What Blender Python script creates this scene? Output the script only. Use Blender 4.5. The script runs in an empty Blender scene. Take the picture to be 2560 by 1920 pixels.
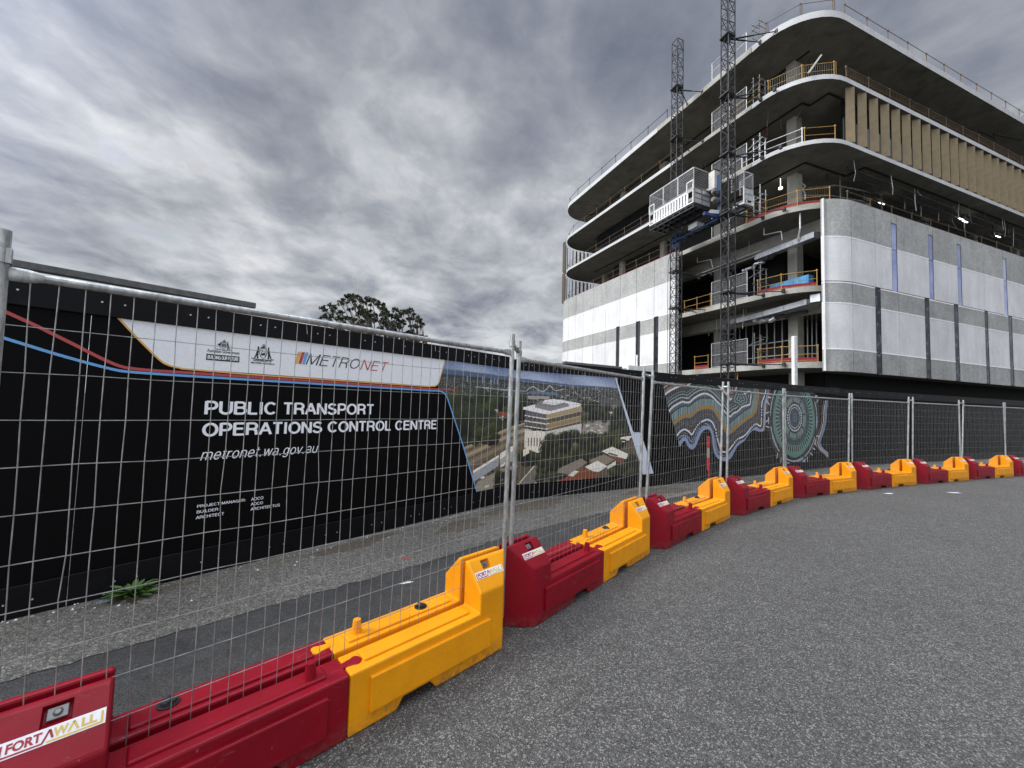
import bpy, bmesh, math, random
import numpy as np
from mathutils import Vector, Matrix
R = math.radians
C = bpy.context.scene.collection
random.seed(7)
scene = bpy.context.scene

# ------------------------------------------------------------------ camera
CAM_H = 1.645
cam = bpy.data.objects.new("camera", bpy.data.cameras.new("camera"))
C.objects.link(cam)
_p, _r = R(3.01), R(1.66)
F = Vector((0, math.cos(_p), math.sin(_p)))
R0 = Vector((1, 0, 0)); U0 = Vector((0, -math.sin(_p), math.cos(_p)))
Rx = R0 * math.cos(_r) + U0 * math.sin(_r)
Up = U0 * math.cos(_r) - R0 * math.sin(_r)
cam.matrix_world = Matrix(((Rx.x, Up.x, -F.x, 0), (Rx.y, Up.y, -F.y, 0), (Rx.z, Up.z, -F.z, CAM_H), (0, 0, 0, 1)))
cam.data.sensor_fit = 'HORIZONTAL'; cam.data.sensor_width = 36
cam.data.lens = 36 * 962 / 2560
cam.data.clip_start = 0.05; cam.data.clip_end = 3000
scene.camera = cam

# ------------------------------------------------------------------ world and sun
SUN_EL, SUN_AZ = 36, 258          # azimuth the light comes from, degrees from +Y clockwise
world = bpy.data.worlds.new("World"); scene.world = world; world.use_nodes = True
wt = world.node_tree; wt.nodes.clear()
def wn(t, **k):
    n = wt.nodes.new(t)
    for a, b in k.items(): setattr(n, a, b)
    return n
def wl(a, b): wt.links.new(a, b)
def wmath(op, a, b=None, clamp=False):
    n = wn('ShaderNodeMath', operation=op, use_clamp=clamp)
    for i, v in enumerate((a, b)):
        if v is None: continue
        if isinstance(v, (int, float)): n.inputs[i].default_value = v
        else: wl(v, n.inputs[i])
    return n.outputs[0]
tc = wn('ShaderNodeTexCoord'); sep = wn('ShaderNodeSeparateXYZ'); wl(tc.outputs['Generated'], sep.inputs[0])
zc = wmath('ADD', wmath('MAXIMUM', sep.outputs[2], 0.0), 0.20)
px = wmath('DIVIDE', sep.outputs[0], zc); py = wmath('DIVIDE', sep.outputs[1], zc)
comb = wn('ShaderNodeCombineXYZ'); wl(px, comb.inputs[0]); wl(py, comb.inputs[1])
mp = wn('ShaderNodeMapping'); wl(comb.outputs[0], mp.inputs[0])
mp.inputs['Rotation'].default_value = (0, 0, R(-14)); mp.inputs['Location'].default_value = (15, 15, 0)
mp.inputs['Scale'].default_value = (1.15, 1.0, 1)
def wnoise(scale, detail, rough, dist, vec=None, off=None):
    n = wn('ShaderNodeTexNoise'); n.inputs['Scale'].default_value = scale; n.inputs['Detail'].default_value = detail
    n.inputs['Roughness'].default_value = rough; n.inputs['Distortion'].default_value = dist
    if off:
        m2 = wn('ShaderNodeMapping'); wl(mp.outputs[0], m2.inputs[0]); m2.inputs['Location'].default_value = off
        wl(m2.outputs[0], n.inputs['Vector'])
    else: wl(mp.outputs[0], n.inputs['Vector'])
    return n.outputs['Fac']
def wramp(fac, stops):
    r = wn('ShaderNodeValToRGB'); e = r.color_ramp.elements
    while len(e) < len(stops): e.new(0.5)
    for i, (p, c) in enumerate(stops): e[i].position = p; e[i].color = (*c, 1)
    wl(fac, r.inputs[0]); return r.outputs[0]
n1 = wnoise(0.8, 2.0, 0.5, 0.25)
n2 = wnoise(2.6, 8.0, 0.56, 0.25, off=(3.1, 7.7, 0))
n3 = wnoise(9.0, 5.0, 0.6, 0.3, off=(1.1, 2.7, 0))
mixf = wmath('ADD', wmath('ADD', wmath('MULTIPLY', n1, 0.42), wmath('MULTIPLY', n2, 0.46)), wmath('MULTIPLY', n3, 0.12))
cloud = wramp(mixf, [(0.33, (0.165, 0.190, 0.250)), (0.43, (0.265, 0.290, 0.355)), (0.50, (0.375, 0.400, 0.455)), (0.56, (0.53, 0.55, 0.595)), (0.62, (0.74, 0.75, 0.78)), (0.68, (0.96, 0.96, 0.98))])
# paler and whiter towards the horizon
hz = wramp(sep.outputs[2], [(0.0, (1, 1, 1)), (0.10, (0.75, 0.75, 0.75)), (0.24, (0.32, 0.32, 0.32)), (0.42, (0.0, 0.0, 0.0))])
mixh = wn('ShaderNodeMixRGB'); wl(wmath('MULTIPLY', hz, wmath('ADD', wmath('MULTIPLY', wmath('ADD', n2, -0.40), 3.2), 0.28), clamp=True), mixh.inputs[0]); wl(cloud, mixh.inputs[1]); mixh.inputs[2].default_value = (0.92, 0.95, 0.97, 1)
sky = wn('ShaderNodeTexSky', sky_type='NISHITA'); sky.sun_disc = False
sky.sun_elevation = R(SUN_EL); sky.sun_rotation = R(SUN_AZ)
skm = wn('ShaderNodeMixRGB', blend_type='MULTIPLY'); skm.inputs[0].default_value = 1; wl(sky.outputs[0], skm.inputs[1]); skm.inputs[2].default_value = (0.10, 0.10, 0.10, 1)
gap = wramp(n2, [(0.60, (0, 0, 0)), (0.70, (0.35, 0.35, 0.35))])
mixs = wn('ShaderNodeMixRGB'); wl(gap, mixs.inputs[0]); wl(mixh.outputs[0], mixs.inputs[1]); wl(skm.outputs[0], mixs.inputs[2])
# unseen sky boosted overhead, behind camera and towards the veiled sun, to light surfaces
sd = Vector((math.sin(R(SUN_AZ)) * math.cos(R(SUN_EL)), math.cos(R(SUN_AZ)) * math.cos(R(SUN_EL)), math.sin(R(SUN_EL))))
dot = wn('ShaderNodeVectorMath', operation='DOT_PRODUCT'); wl(tc.outputs['Generated'], dot.inputs[0]); dot.inputs[1].default_value = tuple(sd)
glow = wmath('POWER', wmath('MAXIMUM', wmath('ADD', wmath('MULTIPLY', dot.outputs['Value'], 2.2), -1.2), 0.0), 2.0)
zen = wmath('POWER', wmath('MAXIMUM', wmath('MULTIPLY', wmath('ADD', sep.outputs[2], -0.775), 4.4), 0.0), 0.9)
back = wmath('MULTIPLY', wmath('MAXIMUM', wmath('MULTIPLY', sep.outputs[1], -1.0), 0.0), 1.1)
stren = wmath('ADD', wmath('ADD', wmath('ADD', wmath('MULTIPLY', glow, 3.0), back), wmath('MULTIPLY', zen, 7.6)), 0.92)
bg = wn('ShaderNodeBackground'); wl(mixs.outputs[0], bg.inputs[0]); wl(stren, bg.inputs[1])
wo = wn('ShaderNodeOutputWorld'); wl(bg.outputs[0], wo.inputs[0])
sun = bpy.data.objects.new("sun", bpy.data.lights.new("sun", 'SUN')); C.objects.link(sun)
sun.data.energy = 2.9; sun.data.angle = R(22); sun.data.color = (1, 0.975, 0.94)
sun.rotation_euler = (-sd).to_track_quat('-Z', 'Y').to_euler()
vs = scene.view_settings; vs.view_transform = 'Standard'; vs.look = 'None'; vs.gamma = 1; vs.exposure = 0.0

# ------------------------------------------------------------------ materials
MATS = {}
class NB:
    def __init__(s, name):
        s.m = bpy.data.materials.new(name); s.m.use_nodes = True; s.t = s.m.node_tree
        s.b = s.t.nodes['Principled BSDF']; s.tc = s.t.nodes.new('ShaderNodeTexCoord'); MATS[name] = s.m
    def n(s, t, **k):
        x = s.t.nodes.new(t)
        for a, b in k.items(): setattr(x, a, b)
        return x
    def l(s, a, b): s.t.links.new(a, b)
    def noise(s, scale, detail=4, rough=.55, dist=0, coord='Object', out='Fac', stretch=None):
        x = s.n('ShaderNodeTexNoise'); x.inputs['Scale'].default_value = scale; x.inputs['Detail'].default_value = detail
        x.inputs['Roughness'].default_value = rough; x.inputs['Distortion'].default_value = dist
        src = s.tc.outputs[coord]
        if stretch:
            mp = s.n('ShaderNodeMapping'); mp.inputs['Scale'].default_value = stretch; s.l(src, mp.inputs[0]); src = mp.outputs[0]
        s.l(src, x.inputs['Vector']); return x.outputs[out]
    def voro(s, scale, feature='F1', out='Color', rand=1.0):
        x = s.n('ShaderNodeTexVoronoi', feature=feature); x.inputs['Scale'].default_value = scale
        x.inputs['Randomness'].default_value = rand
        s.l(s.tc.outputs['Object'], x.inputs['Vector']); return x.outputs[out]
    def ramp(s, fac, stops):
        r = s.n('ShaderNodeValToRGB'); e = r.color_ramp.elements
        while len(e) < len(stops): e.new(.5)
        for i, (p, c) in enumerate(stops):
            e[i].position = p; e[i].color = (*c, 1) if hasattr(c, '__len__') else (c, c, c, 1)
        s.l(fac, r.inputs[0]); return r.outputs[0]
    def mix(s, fac, a, b, mode='MIX'):
        x = s.n('ShaderNodeMixRGB', blend_type=mode)
        for i, v in enumerate((fac, a, b)):
            if isinstance(v, (int, float)): x.inputs[i].default_value = v if i == 0 else (v, v, v, 1)
            elif isinstance(v, tuple): x.inputs[i].default_value = (*v, 1)
            else: s.l(v, x.inputs[i])
        return x.outputs[0]
    def bump(s, h, strength, dist):
        x = s.n('ShaderNodeBump'); x.inputs['Strength'].default_value = strength; x.inputs['Distance'].default_value = dist
        s.l(h, x.inputs['Height']); s.l(x.outputs[0], s.b.inputs['Normal'])
    def col(s, v):
        if isinstance(v, tuple): s.b.inputs['Base Color'].default_value = (*v, 1)
        else: s.l(v, s.b.inputs['Base Color'])
    def rough(s, v):
        if isinstance(v, (int, float)): s.b.inputs['Roughness'].default_value = v
        else: s.l(v, s.b.inputs['Roughness'])

def mul(c, k): return tuple(min(1, x * k) for x in c)
def plain(name, c, rough=.6, metal=0, var=.12, scale=6, bump=0):
    b = NB(name); f = b.noise(scale, 5)
    b.col(b.ramp(f, [(.3, mul(c, 1 - var)), (.7, mul(c, 1 + var))])); b.rough(rough)
    b.b.inputs['Metallic'].default_value = metal
    if bump: b.bump(b.noise(scale * 8, 3), bump, .004)
    return b.m

def chips(name, dark, mid, light, scale, tint=None, patch=.18):
    b = NB(name)
    v = b.voro(scale, out='Color'); sp = b.n('ShaderNodeSeparateColor'); b.l(v, sp.inputs[0])
    c = b.ramp(sp.outputs[0], [(.0, dark), (.35, mid), (.72, mul(mid, 1.5)), (.93, light)])
    v2 = b.voro(scale * 2.3, out='Color'); sp2 = b.n('ShaderNodeSeparateColor'); b.l(v2, sp2.inputs[0])
    c2 = b.ramp(sp2.outputs[1], [(0, dark), (.5, mid), (1, mul(light, .8))])
    c = b.mix(.38, c, c2)
    e = b.voro(scale, 'DISTANCE_TO_EDGE', 'Distance')
    c = b.mix(b.ramp(e, [(.0, 1.0), (.10, .0)]), c, mul(dark, .45))
    big = b.noise(.7, 6, .62)
    c = b.mix(1.0, c, b.ramp(big, [(.32, 1 - patch), (.68, 1 + patch * .6)]), 'MULTIPLY')
    med = b.noise(9, 4, .6)
    c = b.mix(1.0, c, b.ramp(med, [(.3, .84), (.7, 1.12)]), 'MULTIPLY')
    b.col(c); b.rough(.85)
    b.bump(b.voro(scale, 'F1', 'Distance'), .55, .008)
    return b.m
chips('road', (.020, .0197, .0185), (.080, .078, .072), (.33, .32, .295), 122, patch=.10)
chips('verge', (.042, .040, .034), (.155, .147, .127), (.44, .41, .35), 80, patch=.28)
b = NB('strip'); c = b.ramp(b.noise(150, 3, .85), [(.3, (.010, .0098, .0092)), (.5, (.036, .0352, .033)), (.70, (.145, .14, .127))])
c = b.mix(1, c, b.ramp(b.noise(1.6, 7, .65, .6), [(.3, .70), (.7, 1.45)]), 'MULTIPLY'); c = b.mix(1, c, b.ramp(b.noise(14, 6, .8, .5), [(.3, .72), (.7, 1.3)]), 'MULTIPLY'); c = b.mix(b.ramp(b.noise(5, 9, .8, 1.0), [(.63, 0.0), (.72, .5)]), c, (.21, .20, .175)); b.col(c); b.rough(.82); b.bump(b.noise(200, 2), .35, .004)
b = NB('soil'); c = b.ramp(b.noise(70, 5, .75), [(.25, (.03, .025, .018)), (.5, (.10, .083, .062)), (.78, (.30, .26, .20))]); b.col(c); b.rough(.95); b.bump(b.noise(60, 4), .9, .02)
b = NB('sand'); c = b.ramp(b.noise(60, 7, .85), [(.3, (.045, .040, .032)), (.5, (.125, .112, .085)), (.72, (.30, .265, .20))]); b.col(c); b.rough(.95); b.bump(b.noise(60, 4), .7, .01)

def plastic(name, c, scuff, amt):
    b = NB(name)
    f = b.noise(3.2, 6, .6); base = b.ramp(f, [(.3, mul(c, .86)), (.7, mul(c, 1.10))])
    # fine moulding speckle, dust and scuffs
    base = b.mix(1, base, b.ramp(b.noise(240, 2, .7), [(.3, .90), (.7, 1.10)]), 'MULTIPLY')
    s1 = b.ramp(b.noise(7, 9, .72, 1.6, stretch=(1, 1, 2.6)), [(.60, 0.0), (.74, amt)])
    base = b.mix(s1, base, scuff)
    s2 = b.ramp(b.noise(38, 4, .6, .5), [(.71, 0.0), (.76, amt * 1.5)])
    base = b.mix(s2, base, scuff)
    sz = b.n('ShaderNodeSeparateXYZ'); b.l(b.tc.outputs['Object'], sz.inputs[0])
    low = b.ramp(sz.outputs[2], [(.0, .75), (.10, 0.0)])
    dirt = b.mix(1, low, b.ramp(b.noise(22, 5, .7), [(.42, 0.0), (.66, 1.0)]), 'MULTIPLY')
    base = b.mix(dirt, base, (.10, .085, .065))
    b.col(base); b.rough(b.ramp(b.noise(14, 5), [(.3, .36), (.7, .56)])); b.bump(b.noise(120, 3), .12, .003)
    b.b.inputs['Specular IOR Level'].default_value = .28
    return b.m
plastic('yellow_plastic', (.82, .32, .003), (.36, .24, .09), .5)
plastic('red_plastic', (.235, .0015, .011), (.36, .12, .13), .55)
b = NB('galvanised'); f = b.noise(30, 6, .65, .5, stretch=(1, 1, .35))
b.col(b.ramp(f, [(.28, (.20, .205, .20)), (.5, (.42, .43, .42)), (.75, (.66, .67, .66))])); b.rough(b.ramp(b.noise(22, 4), [(.3, .32), (.7, .58)])); b.b.inputs['Metallic'].default_value = .75
b.bump(b.noise(90, 3), .15, .002)
plain('wire', (.34, .34, .33), .5, .5, .4, 18)
b = NB('black_board'); f = b.noise(1.1, 7, .6, .3, stretch=(1, 1, .5)); b.col(b.ramp(f, [(.3, (.0012, .0012, .0015)), (.7, (.003, .003, .0036))])); b.rough(.6); b.b.inputs['Specular IOR Level'].default_value = .10
b = NB('black_trim'); f = b.noise(3, 8, .7, .4); b.col(b.ramp(f, [(.3, (.0025, .0025, .0035)), (.62, (.006, .006, .008)), (.8, (.02, .02, .023))])); b.rough(.5); b.b.inputs['Specular IOR Level'].default_value = .16
plain('timber', (.115, .12, .118), .8, 0, .25, 25, .3)
for nm, c in dict(sign_white=(.88, .92, .97), sign_orange=(.80, .44, .10), sign_red=(.46, .065, .065), sign_blue=(.15, .40, .78), sign_black=(.012, .012, .016), sign_grey=(.66, .74, .87), mustard=(.62, .45, .08)).items():
    plain(nm, c, .5, 0, .05, 40)
plain('lettering', (.90, .93, .98), .5, 0, .03, 20)
plain('sticker_white', (.78, .76, .76), .4, 0, .06, 60)
plain('sticker_red', (.32, .008, .02), .4, 0, .05, 60)
plain('rubber', (.012, .012, .013), .6, 0, .3, 30)
plain('hole_black', (.003, .003, .003), .9)
plain('red_mesh', (.24, .010, .022), .7, 0, .3, 8)
plain('rail_yellow', (.40, .235, .05), .55, .1, .3, 6)
plain('rail_rust', (.14, .09, .045), .6, .3, .35, 6)
plain('dark_steel', (.045, .045, .048), .5, .6, .5, 5)
plain('mid_steel', (.20, .20, .195), .5, .5, .45, 5)
plain('light_metal', (.52, .53, .54), .42, .5, .2, 8)
plain('duct_metal', (.62, .64, .66), .28, .85, .2, 5, .3)
plain('white_paint', (.70, .71, .70), .5, 0, .14, 9)
plain('cream_paint', (.60, .59, .54), .5, 0, .2, 9)
plain('blue_paint', (.010, .040, .125), .5, 0, .25, 9)
plain('blue_tarp', (.06, .27, .52), .55, 0, .35, 3)
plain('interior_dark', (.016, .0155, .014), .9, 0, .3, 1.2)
plain('shade_mesh', (.05, .05, .052), .9, 0, .3, 4)
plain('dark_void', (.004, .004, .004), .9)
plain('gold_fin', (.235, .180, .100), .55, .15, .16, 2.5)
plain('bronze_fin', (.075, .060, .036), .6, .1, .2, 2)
plain('bark', (.11, .095, .08), .9, 0, .4, 4)
b = NB('glass_dark'); b.col((.012, .014, .018)); b.rough(.06); b.b.inputs['Specular IOR Level'].default_value = .9
b = NB('window_glass'); b.col((.50, .56, .86)); b.rough(.03); b.b.inputs['Metallic'].default_value = .9; b.bump(b.noise(.55, 3), .25, .03)
b = NB('painted_reflection'); b.col(b.ramp(b.noise(2.6, 6, .7, .8), [(.42, (.004, .005, .006)), (.55, (.012, .014, .017)), (.60, (.10, .13, .20)), (.66, (.26, .33, .50)), (.70, (.02, .025, .03))])); b.rough(.04); b.b.inputs['Metallic'].default_value = .75  # glass with reflected trees and sky painted in as noise patches
def emit(name, c, s):
    b = NB(name); b.b.inputs['Emission Color'].default_value = (*c, 1); b.b.inputs['Emission Strength'].default_value = s; b.col(c)
emit('lamp_glow', (1, .97, .88), 4.5)
def concrete(name, lo, hi, stain=.6, sc=.8):
    b = NB(name)
    c = b.ramp(b.noise(sc, 9, .62, .4), [(.28, lo), (.72, hi)])
    c = b.mix(1, c, b.ramp(b.noise(14, 6, .7), [(.3, .82), (.7, 1.12)]), 'MULTIPLY')
    c = b.mix(b.ramp(b.noise(1.7, 8, .7, 2.0, stretch=(1, .35, 1)), [(.57, 0.0), (.70, stain)]), c, mul(lo, .45))
    b.col(c); b.rough(.85); b.bump(b.noise(10, 6), .2, .02)
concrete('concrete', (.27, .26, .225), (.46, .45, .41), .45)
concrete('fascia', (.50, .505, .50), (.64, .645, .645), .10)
concrete('soffit', (.072, .068, .053), (.155, .147, .122), .85)  # slab concrete darkened to put underside shadow into the colour
b = NB('panel_white'); c = b.ramp(b.noise(.5, 7, .6), [(.3, (.64, .64, .635)), (.7, (.79, .79, .785))]); c = b.mix(1, c, b.ramp(b.noise(5.5, 7, .85), [(.3, .88), (.7, 1.08)]), 'MULTIPLY')
oi = b.n('ShaderNodeObjectInfo'); c = b.mix(1, c, b.ramp(oi.outputs['Random'], [(0, .93), (1, 1.04)]), 'MULTIPLY'); c = b.mix(1, c, b.ramp(b.noise(1.6, 6, .7, .3, stretch=(1, 1, .12)), [(.35, .90), (.62, 1.03)]), 'MULTIPLY'); b.col(c); b.rough(.85); b.bump(b.noise(25, 4), .4, .012)
b = NB('panel_grey'); c = b.ramp(b.noise(.5, 7, .6), [(.3, (.31, .31, .30)), (.7, (.43, .43, .415))]); c = b.mix(1, c, b.ramp(b.noise(5.5, 7, .85), [(.3, .60), (.7, 1.40)]), 'MULTIPLY')
oi = b.n('ShaderNodeObjectInfo'); c = b.mix(1, c, b.ramp(oi.outputs['Random'], [(0, .93), (1, 1.04)]), 'MULTIPLY'); c = b.mix(1, c, b.ramp(b.noise(1.6, 6, .7, .3, stretch=(1, 1, .12)), [(.35, .90), (.62, 1.03)]), 'MULTIPLY'); b.col(c); b.rough(.85); b.bump(b.noise(25, 4), .4, .012)
plain('panel_highlight', (.88, .89, .89), .7, 0, .08, 4)  # pale strips: highlights of the band chamfers put into the colour
def leafmat(name, lo, hi, trans=.2):
    b = NB(name); oi = b.n('ShaderNodeNewGeometry')
    b.col(b.ramp(oi.outputs['Random Per Island'], [(0, lo), (1, hi)])); b.rough(.55)
leafmat('gum_leaf', (.030, .042, .020), (.085, .105, .055))
leafmat('weed_leaf', (.030, .085, .012), (.085, .17, .03))
b = NB('paint_raster'); a = b.n('ShaderNodeVertexColor', layer_name='Col'); c = b.mix(1, a.outputs[0], b.ramp(b.noise(30, 3), [(.3, .93), (.7, 1.05)]), 'MULTIPLY'); b.col(c); b.rough(.55)
plain('red_bollard', (.62, .03, .045), .5, 0, .12, 14)
plain('bollard_band', (.42, .38, .30), .5, 0, .15, 40)
M = MATS

# ------------------------------------------------------------------ mesh helpers
class MB:
    def __init__(s, fr=None): s.v = []; s.f = []; s.mi = []; s.fr = fr; s.cur = 0; s.smooth = []
    def P(s, p):
        if s.fr: o, X, Y, Z = s.fr; q = o + X * p[0] + Y * p[1] + Z * p[2]; return (q.x, q.y, q.z)
        return tuple(p)
    def add(s, vs, fs, sm=False):
        k = len(s.v); s.v += [s.P(p) for p in vs]
        for f in fs: s.f.append([k + i for i in f]); s.mi.append(s.cur); s.smooth.append(sm)
    def box(s, a, b):
        (x0, y0, z0), (x1, y1, z1) = a, b
        s.add([(x0, y0, z0), (x1, y0, z0), (x1, y1, z0), (x0, y1, z0), (x0, y0, z1), (x1, y0, z1), (x1, y1, z1), (x0, y1, z1)],
              [(0, 3, 2, 1), (4, 5, 6, 7), (0, 1, 5, 4), (1, 2, 6, 5), (2, 3, 7, 6), (3, 0, 4, 7)])
    def tube(s, a, b, r, n=8, r2=None, cap=True):
        a, b = Vector(a), Vector(b); d = (b - a)
        if d.length < 1e-6: return
        d.normalize(); up = Vector((0, 0, 1)) if abs(d.z) < .9 else Vector((1, 0, 0))
        u = d.cross(up).normalized(); w = d.cross(u); r2 = r if r2 is None else r2
        vs = []
        for c, rr in ((a, r), (b, r2)):
            for i in range(n):
                t = 2 * math.pi * i / n + math.pi / n; vs.append(c + u * math.cos(t) * rr + w * math.sin(t) * rr)
        fs = [(i, (i + 1) % n, n + (i + 1) % n, n + i) for i in range(n)]
        s.add(vs, fs, n > 5)
        if cap: s.add(vs, [tuple(range(n))[::-1], tuple(range(n, 2 * n))])
    def path(s, pts, r, n=6):
        pts = [Vector(p) for p in pts]
        for a, b in zip(pts, pts[1:]): s.tube(a, b, r, n)
    def beam(s, a, b, w, h=None):   # square bar
        s.tube(a, b, w * .7071, 4)
    def prism(s, poly, z0, z1):     # poly xy
        n = len(poly); vs = [(x, y, z0) for x, y in poly] + [(x, y, z1) for x, y in poly]
        s.add(vs, [tuple(range(n))[::-1], tuple(range(n, 2 * n))] + [(i, (i + 1) % n, n + (i + 1) % n, n + i) for i in range(n)])
    def flat(s, poly, y):           # polygon in local x,z at depth y (facing -y)
        s.add([(x, y, z) for x, z in poly], [tuple(range(len(poly)))])
    def build(s, name, mats, parent=None, bevel=0, seg=2, auto=False):
        if not isinstance(mats, (list, tuple)): mats = [mats]
        me = bpy.data.meshes.new(name); vs = s.v
        if parent is not None:
            inv = LOCAL[parent.name_full]; vs = [tuple(inv @ Vector(v)) for v in vs]
        me.from_pydata(vs, [], s.f)
        for m in mats: me.materials.append(MATS[m])
        me.polygons.foreach_set('material_index', s.mi)
        me.polygons.foreach_set('use_smooth', [bool(x) for x in s.smooth]); me.update()
        o = bpy.data.objects.new(name, me); C.objects.link(o)
        if parent is not None: o.parent = parent; LOCAL[o.name_full] = LOCAL[parent.name_full]
        else: LOCAL[o.name_full] = Matrix.Identity(4)
        if bevel:
            m = o.modifiers.new('bevel', 'BEVEL'); m.width = bevel; m.segments = seg; m.limit_method = 'ANGLE'; m.angle_limit = R(25)
        return o
LOCAL = {}
def thing(name, label, cat, loc=(0, 0, 0), rz=0, group=None):
    o = bpy.data.objects.new(name, None); o.empty_display_size = .2; C.objects.link(o)
    o.location = loc; o.rotation_euler = (0, 0, rz); tag(o, label, cat, group)
    LOCAL[o.name_full] = (Matrix.Translation(loc) @ Matrix.Rotation(rz, 4, 'Z')).inverted()
    return o
def tag(o, label, cat, group=None):
    o['label'] = label; o['category'] = cat
    if group: o['group'] = group
    return o
def struct(o): o['kind'] = 'structure'; return o
def copy_tree(o, parent=None):
    c = o.copy(); C.objects.link(c)
    if parent is not None: c.parent = parent
    for ch in o.children: copy_tree(ch, c)
    return c
def text_mb(mb, body, x0, x1, z0, z1, y, shear=0, bold=0.0, spacing=1.0, flip=False):
    """lettering laid in the frame's x,z plane, fitted to the given extents"""
    cu = bpy.data.curves.new('t', 'FONT'); cu.body = body; cu.size = 1; cu.offset = bold; cu.shear = shear; cu.space_character = spacing; cu.resolution_u = 4
    ob = bpy.data.objects.new('t', cu); C.objects.link(ob)
    bpy.context.view_layer.update()
    me = ob.evaluated_get(bpy.context.evaluated_depsgraph_get()).to_mesh()
    vs = [tuple(v.co) for v in me.vertices]; fs = [tuple(p.vertices) for p in me.polygons]
    ob.to_mesh_clear(); bpy.data.objects.remove(ob); bpy.data.curves.remove(cu)
    xs = [v[0] for v in vs]; ys = [v[1] for v in vs]; ax, bx, ay, by = min(xs), max(xs), min(ys), max(ys)
    mb.add([(x0 + (v[0] - ax) / (bx - ax) * (x1 - x0), y, z0 + (v[1] - ay) / (by - ay) * (z1 - z0)) for v in vs], fs)

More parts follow.
